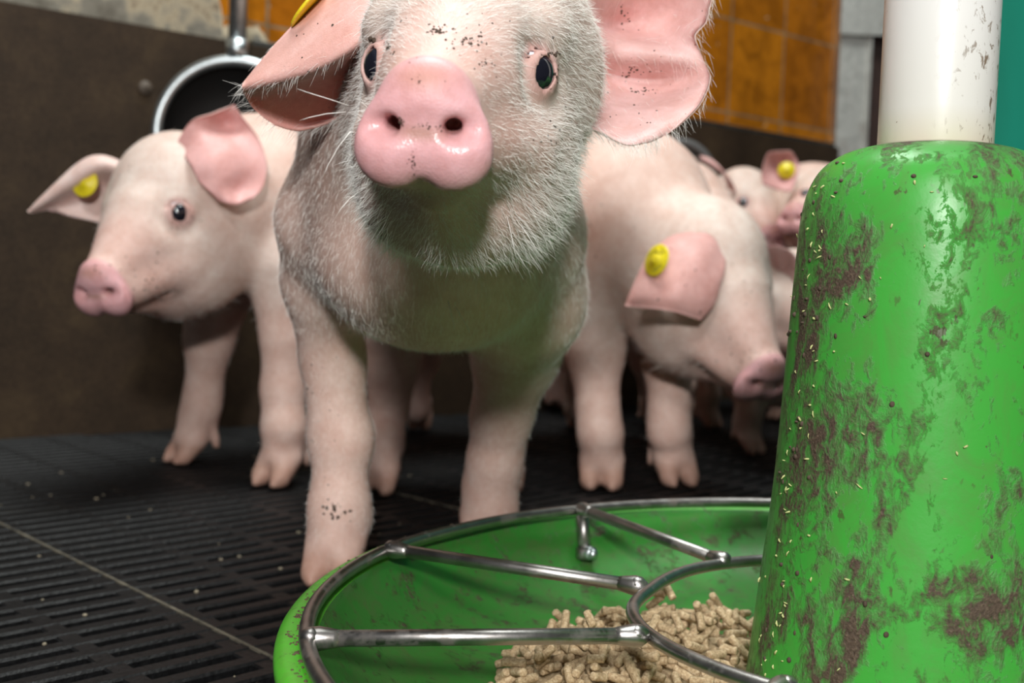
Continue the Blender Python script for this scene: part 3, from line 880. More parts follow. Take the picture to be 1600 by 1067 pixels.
def make_pig(label, prims, head, feet, ears, grid, skin=MAT_SKIN_BACK, fur_n=3000, fur_len=.007, fur_r=.00010, group=None,
             tone=(1, 1, 1), smooth_it=2, furfun=None, wet=.3, body_fur=None, eye_px=(None, None), narrow=1.0, mouth=True, dbg=None, gaze=(np.zeros(3), np.zeros(3)), headc=np.array([.79, .67, .61]), bodyc=SKINC, nosec=NOSEC, jowl=1.0, hair=MAT_HAIR2, seed=3):
    O, M, s = head; O = np.array(O)
    f = Field(*grid)
    for p in prims:
        if p[0] == 'c': f.cap(*p[1:])
        elif p[0] == 'e': f.ell(*p[1:])
    for ft in feet: foot(f, *ft)
    seats = head_sdf(f, O, M, s, jowl, mouth, eye_px, narrow, dbg)
    # nothing below the floor
    V, F = f.nets(); V = lap(V, F, smooth_it, .4)
    V[:, 2] = np.maximum(V[:, 2], .0008)
    Nn = vnormals(V, F)
    # colour of the hide itself
    L = (V-O)@M/s
    col = np.tile(bodyc*tone, (len(V), 1))
    onhead = 1-sstep(.11, .19, L[:, 1])
    onhead *= 1-sstep(.055, .09, -L[:, 2])
    onhead *= 1-sstep(.06, .09, np.abs(L[:, 0]))
    col = col*(1-onhead[:, None])+(headc*tone)*onhead[:, None]
    fr = np.sqrt((L[:, 0]/.024)**2+((L[:, 1]-.085)/.06)**2)                       # bald pinkish muzzle top
    mz = (1-sstep(.03, .075, L[:, 1]))*onhead
    col = col*(1-.5*mz[:, None])+np.array([.74, .42, .37])*.5*mz[:, None]
    ns = (1-sstep(.0105, .0150, L[:, 1]+.0003/ .01*np.clip(-L[:, 2]-.016, 0, .01)))*(np.abs(L[:, 0]) < .03)*(np.abs(L[:, 2]) < .0215)*(L[:, 1] > -.02)
    col = col*(1-ns[:, None])+(nosec*tone)*ns[:, None]
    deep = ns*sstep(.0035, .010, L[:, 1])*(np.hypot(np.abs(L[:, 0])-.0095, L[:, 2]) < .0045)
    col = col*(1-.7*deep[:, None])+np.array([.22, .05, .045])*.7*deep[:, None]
    ow = np.exp(-(((L[:, 2]+.0005)/.0022)**2))*np.exp(-((L[:, 0]/.008)**2))*ns     # dirt between the nostrils
    col = col*(1-.55*ow[:, None])+np.array([.30, .18, .09])*.55*ow[:, None]
    tp = np.exp(-(((L[:, 2]-.0155)/.0035)**2))*np.exp(-((L[:, 0]/.009)**2))*ns
    col = col*(1-.45*tp[:, None])+np.array([.55, .30, .18])*.45*tp[:, None]
    for i, sx in enumerate((-1, 1)):
        dd = np.linalg.norm(V-seats[i][0], axis=1)/s; w = 1-sstep(.0088, .0135, dd)
        col = col*(1-.75*w[:, None])+np.array([.62, .36, .34])*.75*w[:, None]
    for ft in feet:
        g = np.array(ft[1]); fs = ft[3] if len(ft) > 3 else 1.0
        dd = np.hypot(V[:, 0]-g[0], V[:, 1]-g[1]); w = (1-sstep(.012*fs, .022*fs, V[:, 2]))*(dd < .045)
        col = col*(1-.9*w[:, None])+HOOFC*.9*w[:, None]
        w = (1-sstep(.020, .06, V[:, 2]))*(dd < .045)*.35
        col = col*(1-w[:, None])+np.array([.62, .42, .36])*w[:, None]
    wetv = ns*(1-.75*sstep(.001, .006, L[:, 2]))
    VV = [V]; FF = [F]; CC = [col]; WW = [wetv]; n0 = len(V); sheets = []
    for e in ears:
        v2, f2, c2, sh = ear(**e); VV.append(v2); FF.append(f2+n0); CC.append(c2*tone); WW.append(np.zeros(len(v2))+.15); n0 += len(v2); sheets.append(sh)
    VA = np.concatenate(VV); FA = np.concatenate(FF); CA = np.concatenate(CC)
    base = np.array([np.mean([q[1][0] for q in feet]), np.mean([q[1][1] for q in feet]), 0])
    root = bpy.data.objects.new('pig', None); link(root); root.location = base
    tag(root, label, 'pig', group)
    me = bpy.data.meshes.new('body')
    me.vertices.add(len(VA)); me.vertices.foreach_set('co', (VA-base).astype(np.float32).ravel())
    me.loops.add(FA.size); me.loops.foreach_set('vertex_index', FA.astype(np.int32).ravel())
    me.polygons.add(len(FA)); me.polygons.foreach_set('loop_start', np.arange(0, FA.size, 4, dtype=np.int32))
    me.update(calc_edges=True); me.validate()
    me.polygons.foreach_set('use_smooth', np.ones(len(me.polygons), bool))
    a = me.color_attributes.new('tone', 'FLOAT_COLOR', 'POINT'); c4 = np.ones((len(VA), 4), np.float32); c4[:, :3] = np.clip(CA, 0, 1); a.data.foreach_set('color', c4.ravel())
    a = me.attributes.new('wet', 'FLOAT', 'POINT'); a.data.foreach_set('value', np.concatenate(WW).astype(np.float32))
    me.materials.append(skin)
    body = bpy.data.objects.new('body', me); link(body, root)
    # eyeballs
    eye_pts = []
    for i, sx in enumerate((-1, 1)):
        wc, wn = seats[i]; eye_pts.append(wc)
        mb = MB(); mb.ball((0, 0, 0), EYE['r']*s, 32, 24)
        eo = mb.build('eye', MAT_EYE, root)
        wn = wn+gaze[i]; wn /= np.linalg.norm(wn)
        eo.rotation_euler = Vector(wn).to_track_quat('Z', 'Y').to_euler(); eo.location = tuple(wc-base)
    # fine coat
    if fur_n:
        def wf(P):
            l = (P-O)@M/s
            w = 1.0*((l[:, 1] > .017) | (np.abs(l[:, 0]) > .03) | (l[:, 2] < -.03))
            for c in eye_pts: w = w*(np.linalg.norm(P-c, axis=1) > .0125*s)
            w = w*(P[:, 2] > .03)
            if furfun is not None: w = w*furfun(P, l)
            return w
        P, T, u_, v_ = sample(V, F, fur_n, wf, seed)
        nn = Nn[T[:, 0]]*(1-u_-v_)[:, None]+Nn[T[:, 1]]*u_[:, None]+Nn[T[:, 2]]*v_[:, None]
        l = (P-O)@M/s
        hd = ((l[:, 1] < .15) & (np.abs(l[:, 0]) < .07) & (l[:, 2] > -.085)).astype(float)[:, None]
        D = hd*(M[:, 1][None]*1.0+M[:, 0][None]*np.sign(l[:, :1])*.35+np.array([0, 0, -.45]))+(1-hd)*np.array([0, .25, -1.])
        g = np.random.default_rng(seed)
        LL = fur_len*s*(.5+.8*g.random(len(P)))*(.5+.5*sstep(.015, .06, l[:, 1]))
        LL = LL*np.where(hd[:, 0] > 0, np.where(l[:, 2] < -.02, np.where(np.abs(l[:, 0]) > .02, 1.3, .7), .85), np.where(P[:, 2] < .15, .5, .75))
        fur('coat', root, P-base, nn, D, LL, fur_r, hair, seed=seed)
    return root, base, (V, F, Nn), sheets, body

def ear_tag(parent, base, c, n, r=.0125, tilt=0.0, writing=True):
    n = np.array(n, float); n /= np.linalg.norm(n)
    mb = MB(); mb.lathe([(0, .0), (r*.94, .0), (r, .0004), (r, .0011), (r*.94, .0015), (r*.34, .0015), (r*.30, .0028), (r*.12, .0030), (0, .0030)], 0, 0, 40)
    t = mb.build('ear_tag', MAT_TAG, parent)
    q = Vector(n).to_track_quat('Z', 'Y')
    t.rotation_euler = (q @ Matrix.Rotation(tilt, 3, 'Z').to_quaternion()).to_euler(); t.location = tuple(np.array(c)-base)
    t['label'] = 'round yellow plastic ear tag'
    if writing:
        # worn stamped digits and letters around the disc
        for body_, x, y, sz in (('NL', .48*r, .30*r, .60), ('1058', -.25*r, .60*r, .42), ('2603', .0, -.62*r, .42)):
            tx = bpy.data.curves.new('stamp', 'FONT'); tx.body = body_; tx.size = r*sz; tx.align_x = 'CENTER'; tx.align_y = 'CENTER'; tx.extrude = .00008
            tmp = bpy.data.objects.new('stamp', tx); me = bpy.data.meshes.new_from_object(tmp); bpy.data.objects.remove(tmp)
            me.materials.clear(); me.materials.append(MAT_INK)
            b_ = bpy.data.objects.new('stamped_mark', me); link(b_, t); b_.location = (x, y, .00152)
    return t
MAT_TAG = simple('yellow_tag', (.78, .64, .015), .4, nscale=500, var=.15)
MAT_INK = simple('tag_ink', (.22, .20, .02), .7)

# ---- main pig -----------------------------------------------------------------
O = at(657, 205, .327)
Mh = frame((.013, .125, .041), math.radians(-1.5))
def loc_of(px, py, Y, O_, M_, s_=1.0): return (at(px, py, Y)-O_)@M_/s_
prims = [
    ('e', (-.045, .625, .235), (.069, .12, .082), .02), ('e', (-.050, .77, .232), (.078, .16, .078), .02), ('e', (-.052, .90, .235), (.074, .085, .078), .02),
    ('c', O+Mh@np.array([0, .135, .0]), (-.043, .57, .250), .050, .066, .03),
    ('e', (-.042, .575, .188), (.056, .065, .040), .035), ('e', (-.040, .640, .174), (.050, .05, .022), .03),
    # front leg, left in the picture
    ('c', at(513, 350, .60), at(509, 440, .625), .029, .0228, .026), ('c', at(506, 440, .625), at(520, 560, .650), .0235, .0182, .01),
    ('c', at(520, 560, .650), at(531, 680, .655), .0182, .0185, .01), ('e', at(541, 690, .652), (.0155, .017, .018), .008), ('c', at(531, 680, .655), at(532, 810, .648), .0170, .0165, .01),
    # front leg, right in the picture
    ('c', at(824, 370, .62), at(814, 470, .66), .032, .033, .030), ('c', at(822, 470, .66), at(806, 550, .70), .034, .0275, .02), ('c', at(806, 550, .70), at(784, 650, .72), .0275, .0195, .01),
    ('c', at(784, 650, .72), at(773, 720, .73), .0195, .0178, .01), ('c', at(773, 720, .73), at(768, 800, .735), .0175, .0155, .01),
    # hind legs
    ('c', (-.100, .90, .20), at(612, 560, .93), .045, .024, .02), ('c', at(612, 560, .93), at(607, 640, .945), .024, .0175, .01), ('c', at(607, 640, .945), at(600, 695, .925), .0165, .0140, .008),
    ('c', (-.005, .92, .20), (-.002, .93, .12), .045, .024, .02), ('c', (-.002, .93, .12), (0, .955, .08), .024, .0170, .01), ('c', (0, .955, .08), (.0, .945, .045), .0165, .0125, .008),
]
gF = lambda px, py: tuple(ground_at(px, py, 0)[:2])
feet = [(at(532, 810, .648), (-.1005, .640), (-.1, -1), 1.18), (at(768, 800, .735), (-.014, .735), (0, -1), 1.12), (at(600, 695, .925), (-.108, .915), (-.1, -1), 1.15), ((0, .945, .045), (.0, .945), (0, -1))]
grid = (grade(-.17, .09, -.080, .034, .0013, .0032), grade(.31, 1.03, .318, .45, .0013, .0038), grade(-.004, .345, .180, .310, .0013, .0032))
ears = [
 dict(curves=[[(590,-60,.475),(512,-8,.482),(437,62,.480),(382,128,.472)],
              [(600,-30,.455),(548,10,.452),(470,85,.450),(379,134,.462)],
              [(602,10,.448),(566,62,.434),(482,112,.442),(380,140,.464)],
              [(598,60,.470),(545,105,.466),(455,142,.474),(383,150,.470)],
              [(596,95,.485),(548,165,.490),(470,190,.494),(398,172,.480)],
              [(590,130,.480),(545,172,.486),(475,204,.494),(430,196,.488)]],
      pink=(.86, .66, .63), back=(.84, .50, .46), flip=True, ripple=.0006, seed=2, band=(.80, .40, .36)),  # band paints in the red glow through the shaded lower ear
 dict(curves=[[(870,-90,.455),(985,-110,.475),(1090,-60,.49),(1116,-12,.492)],
              [(880,-60,.452),(990,-70,.490),(1080,-20,.500),(1114,8,.490)],
              [(893,-20,.452),(980,0,.512),(1050,15,.512),(1104,34,.490)],
              [(893,20,.452),(960,44,.520),(1030,50,.512),(1084,56,.488)],
              [(893,60,.452),(950,74,.492),(1030,84,.490),(1098,90,.490)],
              [(893,105,.450),(940,120,.500),(1020,130,.508),(1108,122,.486)],
              [(893,150,.450),(935,160,.478),(1010,175,.480),(1092,166,.472)],
              [(898,180,.450),(930,196,.462),(985,212,.464),(1060,198,.466)],
              [(905,200,.452),(940,208,.456),(985,229,.456),(1026,219,.462)]],
      nu=40, nv=48, pink=(.86, .66, .63), back=(.80, .54, .53), flip=False, ripple=.0016, seed=5, th=.002)]
def ff(P, l):
    w = np.ones(len(P)); w *= np.where(P[:, 1] > .72, .25, 1)
    hd = (l[:, 1] < .15) & (l[:, 2] > -.085) & (np.abs(l[:, 0]) < .07)
    return np.where(hd, 3.4, w*1.0)
root, base, (V, F, Nn), sheets, body = make_pig('large front piglet looking at the camera with its wet pink snout raised', prims, (O, Mh, 1.0), feet, ears, grid,
    MAT_SKIN, fur_n=92000, fur_len=.0062, fur_r=.000052, furfun=ff, eye_px=((580, 100), (851, 114)), gaze=(np.array([-.30, 0, -.05]), np.array([-.05, 0, -.05])), hair=MAT_HAIR, headc=HEADC, mouth=False, narrow=.91)
# bristles on the big ear
A, B, n = sheets[1]
g = np.random.default_rng(9); q = A.reshape(-1, 3); nnn = n.reshape(-1, 3); idx = g.integers(0, len(q), 2200)
nu, nv = A.shape[:2]; ii, jj = idx//nv, idx % nv
edge_w = (ii > nu*.55) | (jj > nv*.55) | (g.random(len(idx)) < .3); idx = idx[edge_w]; ii = ii[edge_w]
du = np.gradient(A, axis=0).reshape(-1, 3)
fur('ear_bristles', root, q[idx]+g.normal(0, .0012, (len(idx), 3))-base, nnn[idx], du[idx]*60+np.array([0, 0, -.35]), .004+.005*g.random(len(idx)), .00005, MAT_HAIR, seed=4)
A0, B0, n0_ = sheets[0]
q = A0.reshape(-1, 3); idx = g.integers(0, len(q), 900)
du = np.gradient(A0, axis=0).reshape(-1, 3)
fur('ear_bristles', root, q[idx]-base, n0_.reshape(-1, 3)[idx], du[idx]*60+np.array([0, 0, -.2]), .004+.006*g.random(len(idx)), .00006, MAT_HAIR, seed=6)
# mud flecks on face and ear, laid on the hide along the sight line of each spot
from mathutils.bvhtree import BVHTree
def flecks(body_, root_, base_, spots, ymax=.75):
    bme = body_.data; tree = BVHTree.FromPolygons([tuple(v.co+Vector(base_)) for v in bme.vertices], [tuple(p.vertices) for p in bme.polygons])
    mbf = MB()
    for px, py, sx_, sy_, cnt, sz in spots:
        for _ in range(cnt):
            x_ = random.gauss(px, sx_*.6); y_ = random.gauss(py, sy_*.6)
            d_ = Fw+(x_-800)/FPX*Xw+(533.5-y_)/FPX*Uw; d_ /= np.linalg.norm(d_)
            hh = tree.ray_cast(Vector((0, 0, CAMH)), Vector(d_))
            if hh[0] is None or hh[0].y > ymax: continue
            k_ = random.uniform(.5, 1.4)*sz
            mbf.ball(np.array(hh[0])-base_-d_*k_*.1, (k_*random.uniform(.6, 1.6), k_, k_*random.uniform(.6, 1.5)), 6, 4)
    mf = mbf.build('mud_flecks', bpy.data.materials['mud'], root_); mf['kind'] = 'stuff'
flecks(body, root, base, ((690, 48, 22, 7, 30, .00036), (728, 66, 26, 10, 34, .00036), (757, 100, 14, 10, 14, .0003), (583, 62, 5, 4, 6, .0007), (610, 78, 4, 9, 8, .0005), (868, 84, 9, 4, 12, .0005),
                                  (870, 112, 4, 16, 10, .0004), (628, 190, 4, 6, 14, .0003), (655, 196, 12, 5, 12, .00022), (685, 200, 9, 5, 14, .00022), (645, 255, 8, 18, 18, .0002), (655, 125, 20, 12, 8, .0002), (985, 118, 14, 12, 16, .0004),
                                  (1000, 142, 12, 4, 14, .0004), (975, 25, 8, 14, 12, .0004), (870, 200, 30, 60, 26, .0003), (740, 60, 110, 60, 26, .0003), (1010, 130, 70, 70, 34, .0003), (480, 60, 40, 50, 8, .0004), (525, 800, 22, 22, 30, .0006), (520, 650, 40, 120, 20, .0004)))
# long whiskers under the chin and beside the snout
tagc = at(487, 10, .478); ear_tag(root, base, tagc, (-.72, -.12, .60), .0125, 0, True)
whP = []
for px, py, Y, dx, dz in ((790, 330, .385, .004, -.016), (800, 335, .388, .010, -.014), (545, 165, .36, -.016, .004), (540, 175, .36, -.014, -.004), (548, 205, .36, -.008, -.016), (560, 300, .36, -.006, -.008),
                          (700, 470, .50, .004, -.014), (712, 480, .50, .008, -.013)):
    p = at(px, py, Y); whP.append((p, dx, dz))
for p, dx, dz in whP:
    mb = MB(); a = p-base; mb.tube([a, a+np.array([dx*.4, -.004, dz*.35]), a+np.array([dx*.8, -.005, dz*.75]), a+np.array([dx, -.005, dz])], [.00012, .00011, .00009, .00003], 5)
    mb.build('whisker', MAT_HAIR, root)

# ---- pig at the left ------------------------------------------------------------
s2 = 1.12
O2 = at(148, 462, .80); M2 = frame((.030, .098, .066), math.radians(3))
prims = [
    ('c', O2+M2@np.array([0, .110, -.012])*s2, (-.235, .985, .250), .056, .074, .03),
    ('e', (-.225, 1.0, .240), (.078, .085, .078), .02), ('c', (-.20, 1.02, .245), (-.06, 1.19, .245), .076, .078, .02), ('e', (-.035, 1.21, .25), (.074, .075, .078), .02),
    ('c', at(345, 440, 1.0), at(327, 530, 1.02), .034, .0225, .02), ('c', at(327, 530, 1.02), at(318, 610, 1.03), .0225, .0165, .01), ('c', at(318, 610, 1.03), at(314, 640, 1.03), .0165, .0145, .01),
    ('c', at(445, 420, .94), at(447, 520, .94), .036, .0215, .02), ('c', at(447, 520, .94), at(442, 610, .94), .0215, .0185, .01), ('c', at(442, 610, .94), at(443, 668, .935), .0178, .0160, .01),
    ('c', (-.095, 1.21, .20), at(662, 560, 1.27), .045, .020, .02), ('c', at(655, 560, 1.27), at(652, 640, 1.27), .018, .0125, .01),
    ('c', (.0, 1.17, .20), at(855, 540, 1.25), .042, .020, .02), ('c', at(855, 540, 1.25), at(860, 590, 1.29), .0165, .0125, .01)]
feet = [(at(314, 640, 1.03), gF(300, 724), (-.75, -.8), 1.22), (at(443, 668, .935), gF(439, 758), (-.4, -.9), 1.28), (at(652, 640, 1.27), gF(655, 672), (.1, -1), 1.0), (at(860, 590, 1.29), tuple(at(862, 632, 1.28)), (.2, -1), 1.0)]
grid = (grade(-.39, .12, -.36, -.20, .0020, .0040), grade(.76, 1.32, .775, .92, .0020, .0040), grade(-.004, .36, .13, .29, .0020, .0040))
ears2 = [
 dict(curves=[[(205,262,.915),(160,243,.905),(118,258,.90),(45,330,.895)],
              [(205,270,.895),(160,258,.888),(112,285,.89),(44,331,.893)],
              [(200,290,.905),(160,290,.91),(118,312,.91),(50,332,.896)],
              [(196,320,.905),(168,330,.915),(120,332,.91),(80,328,.903)],
              [(190,345,.90),(170,350,.91),(140,345,.91),(105,336,.905)]], pink=(.74, .50, .49), back=(.86, .68, .64), flip=True, seed=3, th=.003),
 dict(curves=[[(278,222,.868),(300,188,.866),(335,178,.872),(366,163,.880)],
              [(286,240,.864),(315,215,.866),(352,195,.892),(381,184,.885)],
              [(300,262,.848),(332,245,.852),(372,222,.878),(404,217,.885)],
              [(312,285,.848),(345,275,.852),(380,262,.868),(417,258,.878)],
              [(330,302,.848),(352,298,.853),(380,296,.868),(409,296,.868)],
              [(345,314,.852),(358,319,.850),(374,319,.855),(392,312,.862)]], pink=(.86, .68, .64), back=(.78, .45, .44), flip=False, seed=4, ripple=.0010, th=.003)]
root2, base2, geo2, sh2, body2 = make_pig('piglet at the left before the brown board, yellow tag inside its drooping ear', prims, (O2, M2, s2), feet, ears2, grid,
    MAT_SKIN_BACK, fur_n=9000, fur_len=.006, fur_r=.00009, jowl=1.1, eye_px=(None, (281, 333)), dbg=[(280,215),(300,262),(330,300),(345,314),(205,262),(190,340),(366,200),(400,270)])
flecks(body2, root2, base2, ((215, 420, 60, 30, 40, .0005), (240, 460, 40, 20, 20, .0005), (190, 262, 40, 20, 6, .0005), (270, 350, 30, 20, 14, .0005)), 1.1)
ear_tag(root2, base2, at(134, 287, .893), (-.25, -.95, .2), .0115, .4, False)

# ---- pig at the right, sniffing down towards the bowl ------------------------------
s3 = 1.15
O3 = at(1200, 604, .865); M3 = frame((-.042, .075, .082), math.radians(0))
prims = [
    ('c', O3+M3@np.array([0, .110, -.012])*s3, (.106, 1.01, .245), .054, .076, .03),
    ('e', (.098, 1.04, .254), (.078, .09, .082), .02), ('c', (.100, 1.07, .254), (.112, 1.22, .250), .077, .077, .02), ('e', (.112, 1.24, .252), (.074, .08, .078), .02),
    ('c', at(930, 440, 1.0), at(930, 550, .985), .040, .026, .02), ('c', at(930, 550, .985), at(934, 640, .975), .026, .0185, .01), ('c', at(934, 640, .975), at(937, 680, .97), .0180, .0165, .01),
    ('c', at(1040, 470, 1.02), at(1044, 560, 1.01), .036, .024, .02), ('c', at(1044, 560, 1.01), at(1045, 640, 1.0), .024, .0185, .01), ('c', at(1045, 640, 1.0), at(1045, 675, 1.0), .0180, .0165, .01),
    ('c', (.075, 1.25, .20), at(908, 560, 1.33), .045, .022, .02), ('c', at(908, 560, 1.33), at(900, 640, 1.36), .018, .0125, .01),
    ('c', (.160, 1.25, .20), at(1012, 560, 1.30), .045, .022, .02), ('c', at(1012, 560, 1.30), at(1022, 640, 1.32), .018, .0125, .01)]
feet = [(at(937, 680, .97), gF(938, 763), (-.05, -1), 1.34), (at(1045, 675, 1.0), gF(1050, 757), (.3, -1), 1.32), (at(900, 640, 1.36), gF(901, 668), (0, -1), .95), (at(1022, 640, 1.32), gF(1040, 676), (.1, -1), .95)]
grid = (grade(.0, .29, .12, .25, .0020, .0040), grade(.82, 1.42, .84, .96, .0020, .0040), grade(-.004, .365, .07, .24, .0020, .0040))
ears3 = [
 dict(curves=[[(1085,362,.900),(1050,368,.890),(1015,398,.882),(992,440,.875),(978,478,.868)],
              [(1100,366,.895),(1070,385,.874),(1035,420,.866),(1008,455,.860),(985,479,.864)],
              [(1115,374,.890),(1092,398,.866),(1065,440,.856),(1048,465,.852),(1040,484,.854)],
              [(1126,388,.890),(1114,425,.866),(1096,460,.856),(1080,480,.853),(1070,492,.855)],
              [(1132,408,.886),(1126,442,.868),(1120,468,.862),(1108,486,.860),(1095,500,.860)]], nu=36, nv=30, pink=(.84, .62, .59), back=(.72, .42, .40), flip=True, seed=8, ripple=.0012, th=.003),
 dict(curves=[[(1195,372,.99),(1222,378,.985),(1240,395,.98),(1250,420,.975)],
              [(1200,380,.985),(1225,395,.98),(1238,415,.975),(1246,440,.97)],
              [(1205,395,.985),(1222,415,.98),(1232,440,.975),(1236,465,.97)]], pink=(.80, .50, .48), back=(.80, .50, .48), seed=9, th=.003)]
ears3 = ears3[:1]
root3, base3, geo3, sh3, body3 = make_pig('piglet right of the front one, head lowered, yellow disc tag on its hanging ear', prims, (O3, M3, s3), feet, ears3, grid,
    MAT_SKIN_BACK, fur_n=9000, fur_len=.006, fur_r=.00009, jowl=1.05, seed=5, dbg=[(1085,368),(1100,380),(1115,385),(1128,400),(1136,420),(1060,420),(1027,407),(1090,470),(985,475),(1190,380),(1220,450)])
flecks(body3, root3, base3, ((1170, 560, 40, 30, 34, .0005), (1060, 440, 50, 40, 14, .0005), (1160, 440, 40, 50, 10, .0005), (950, 330, 40, 60, 12, .0005)), 1.1)
ear_tag(root3, base3, at(1027, 407, .862), (-.80, -.55, .25), .0132, .5, True)

# ---- pigs further back --------------------------------------------------------------
def far_pig(label, O_, back_, s_, trunk, legs, ears_, roll=0, seed=1, extra=(), fstep=.0030, eye_px=(None, None)):
    M_ = frame(back_, roll); O_ = np.array(O_); t0, t1 = np.array(trunk[0]), np.array(trunk[1]); r = trunk[2]
    pr = [('c', O_+M_@np.array([0, .110, -.010])*s_, t0, .055*s_, r*.92, .03), ('c', t0, t1, r, r*1.02, .02)]
    fts = []
    dirn = (t0-t1); dirn[2] = 0; dirn /= np.linalg.norm(dirn)
    for i, (x, y) in enumerate(legs):
        c = (t0 if i < 2 else t1)
        sx = np.array([x, y, 0])
        top = np.array([c[0]*.45+x*.55, c[1]*.45+y*.55, c[2]-.04]); kn = np.array([x, y, .105])-dirn*(.012 if i > 1 else 0); fk = np.array([x, y, .045])
        pr += [('c', top, kn, .038, .0200, .02), ('c', kn, fk, .0180, .0130, .01)]
        fts.append((fk, (x, y), tuple(dirn[:2]), 1.0))
    pr += list(extra)
    pts = np.array([O_, t0, t1]+[np.array([x, y, .0]) for x, y in legs]); lo = pts.min(0)-.12; hi = pts.max(0)+.12
    grid = (np.arange(lo[0], hi[0], .0040), np.arange(lo[1], hi[1], .0040), np.arange(-.004, .42, .0040))
    hl = O_-.05*s_; hh = O_+.05*s_
    cs = [O_+M_@np.array([a, b_, c])*s_ for a in (-.045, .045) for b_ in (-.01, .12) for c in (-.04, .045)]
    cl, ch = np.min(cs, 0), np.max(cs, 0)
    grid = tuple(grade(l, h, a, b_, fstep, .0045) for l, h, a, b_ in ((lo[0], hi[0], cl[0], ch[0]), (lo[1], hi[1], cl[1], ch[1]), (-.004, .42, cl[2], ch[2])))
    return make_pig(label, pr, (O_, M_, s_), fts, ears_, grid, MAT_SKIN_BACK, fur_n=0, seed=seed, smooth_it=2, eye_px=eye_px)

# pig whose pale hump shows behind the lowered one, its head hidden by the hopper
OD = at(1288, 545, 1.00)
far_pig('piglet mostly hidden by the green hopper, pale back rising behind the lowered head', OD, (.0, .095, .028), 1.05,
        ((.290, 1.27, .126), (.207, 1.40, .286), .062), ((.27, 1.22), (.36, 1.24), (.185, 1.40), (.262, 1.43)),
        [dict(curves=[[(1196,388,1.08),(1212,384,1.07),(1235,392,1.06),(1250,410,1.05)],
                      [(1202,412,1.09),(1216,412,1.075),(1236,420,1.065),(1250,440,1.05)],
                      [(1210,432,1.10),(1220,442,1.085),(1234,458,1.07),(1246,470,1.055)]], pink=(.76, .46, .45), back=(.8, .55, .53), flip=False, th=.003)], seed=12)
OA = at(1206, 378, 1.45)
far_pig('untagged piglet far back left of the tagged one, one eye and ear showing', OA, (-.020, .090, .045), 1.0,
        ((.275, 1.60, .275), (.10, 1.53, .262), .066), ((.25, 1.55), (.27, 1.66), (.10, 1.49), (.07, 1.56)),
        [dict(curves=[[(1138,296,1.50),(1128,268,1.49),(1112,250,1.49),(1094,244,1.495)],
                      [(1146,298,1.50),(1138,278,1.485),(1122,262,1.485),(1095,247,1.49)],
                      [(1150,304,1.50),(1146,290,1.49),(1134,274,1.49),(1112,258,1.495)]], pink=(.74, .47, .46), back=(.8, .55, .53), th=.003)], seed=13, eye_px=((1160, 316), None))
OB = at(1236, 343, 1.38)
rB, bB, gB, sB, _ = far_pig('piglet far back beside the hopper, yellow tag in its raised ear', OB, (.060, .075, .014), 1.05,
        ((.425, 1.58, .290), (.60, 1.66, .285), .080), ((.39, 1.55), (.42, 1.66), (.60, 1.60), (.63, 1.70)),
        [dict(curves=[[(1248,258,1.435),(1238,238,1.43),(1222,236,1.43),(1201,237,1.43)],
                      [(1246,270,1.425),(1228,255,1.445),(1210,252,1.44),(1196,248,1.43)],
                      [(1242,286,1.42),(1224,276,1.44),(1206,272,1.435),(1190,272,1.425)],
                      [(1236,300,1.415),(1222,298,1.42),(1208,294,1.42),(1192,288,1.42)]], pink=(.74, .42, .42), back=(.8, .55, .53), flip=False, th=.003, seed=3)], seed=14, eye_px=((1258, 300), None))
ear_tag(rB, bB, at(1229, 266, 1.430), (-.25, -.95, .1), .0110, 0, False)

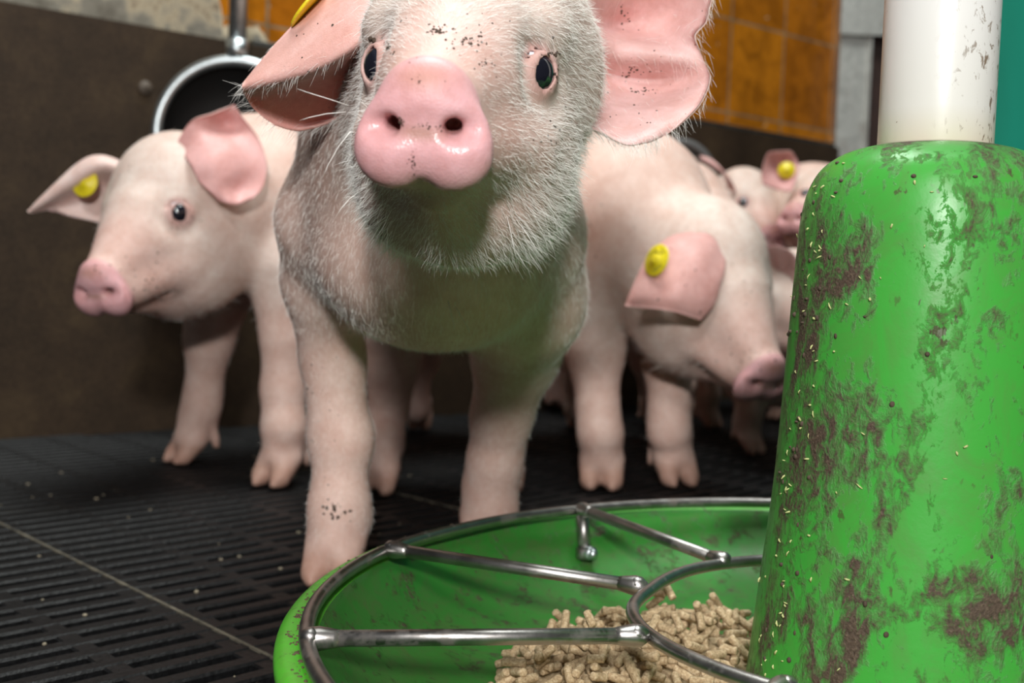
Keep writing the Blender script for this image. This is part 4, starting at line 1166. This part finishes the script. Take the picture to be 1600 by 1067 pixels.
# ------------------------------------------------------------------ pole with the round drum behind the left pig
pd = bpy.data.objects.new('round_trough', None); link(pd)
cR = at(366, 214, 1.20); pd.location = tuple(cR)
tag(pd, 'round black feeder with shiny metal hoop on a steel pole before the board', 'feeder')
RR = .0825
e1 = np.array([1., .12, 0]); e1 /= np.linalg.norm(e1); e2 = np.array([0, 0, 1.]); e3 = np.cross(e1, e2)
hoop = [RR*math.cos(a)*e1+RR*1.0*math.sin(a)*e2 for a in np.linspace(0, 2*math.pi, 80, endpoint=False)]
mb = MB(); mb.tube(hoop, .0062, 14, True); mb.build('hoop', MAT_POLE, pd)
vs = []; fs = []; nn_ = 60; pr = [(0, .052), (.035, .050), (.060, .038), (.076, .016), (.079, 0)]
for r, d in pr:
    for k in range(nn_):
        a = 2*math.pi*k/nn_; vs.append(r*math.cos(a)*e1+r*math.sin(a)*e2+d*np.array([-.12, 1, 0]))
for i in range(len(pr)-1):
    for k in range(nn_): k2 = (k+1) % nn_; fs.append((i*nn_+k, i*nn_+k2, (i+1)*nn_+k2, (i+1)*nn_+k))
mesh_obj('drum', vs, fs, simple('black_rubber', (.008, .008, .008), .6), pd)
top = at(369, -60, 1.20)-cR
mb = MB(); z1 = RR+.004
p60 = at(366, 62, 1.20)-cR
mb.tube([(0, .004, z1), (0, .004, p60[2])], .0118, 20)
mb.build('collar', MAT_POLE, pd)
mb = MB(); mb.tube([(0, .004, p60[2]-.002), (0, .004, p60[2]+.30)], .0098, 20); mb.build('pole', MAT_POLE, pd)
# second dark round feeder further along
pd2 = bpy.data.objects.new('round_trough', None); link(pd2)
c2 = at(1060, 278, 1.53); pd2.location = tuple(c2)
tag(pd2, 'dark round feeder rim far back above the pale back of the lowered piglet', 'feeder')
hoop = [.050*math.cos(a)*e1+.050*math.sin(a)*e2 for a in np.linspace(0, 2*math.pi, 60, endpoint=False)]
mb = MB(); mb.tube(hoop, .0058, 12, True); mb.build('hoop', simple('grey_hoop', (.12, .12, .12), .5, .3), pd2)
mesh_obj('drum', [v_*.58 for v_ in vs], fs, bpy.data.materials['black_rubber'], pd2)

# crumbs lying on the slats
mb = MB()
for _ in range(60):
    x_ = random.uniform(-.45, -.06); y_ = random.uniform(.40, 1.1)
    if math.hypot(x_-CX, y_-CY) < .26: continue
    uu = x_*fu[0]+y_*fu[1]; vv_ = x_*fv[0]+y_*fv[1]; vv_ = round(vv_/PV)*PV+random.uniform(-.003, .003)
    x_, y_ = uu*fu[0]+vv_*fv[0], uu*fu[1]+vv_*fv[1]; k_ = random.uniform(.0005, .0016)
    mb.ball((x_, y_, k_*.5), (k_*random.uniform(.8, 1.6), k_, k_*.7), 7, 5)
cr = mb.build('floor_crumbs', simple('crumb', (.20, .17, .12), .8, nscale=400, bump=.4))
tag(cr, 'small pale crumbs of feed and dirt scattered over the black slatted floor', 'crumbs', kind='stuff')
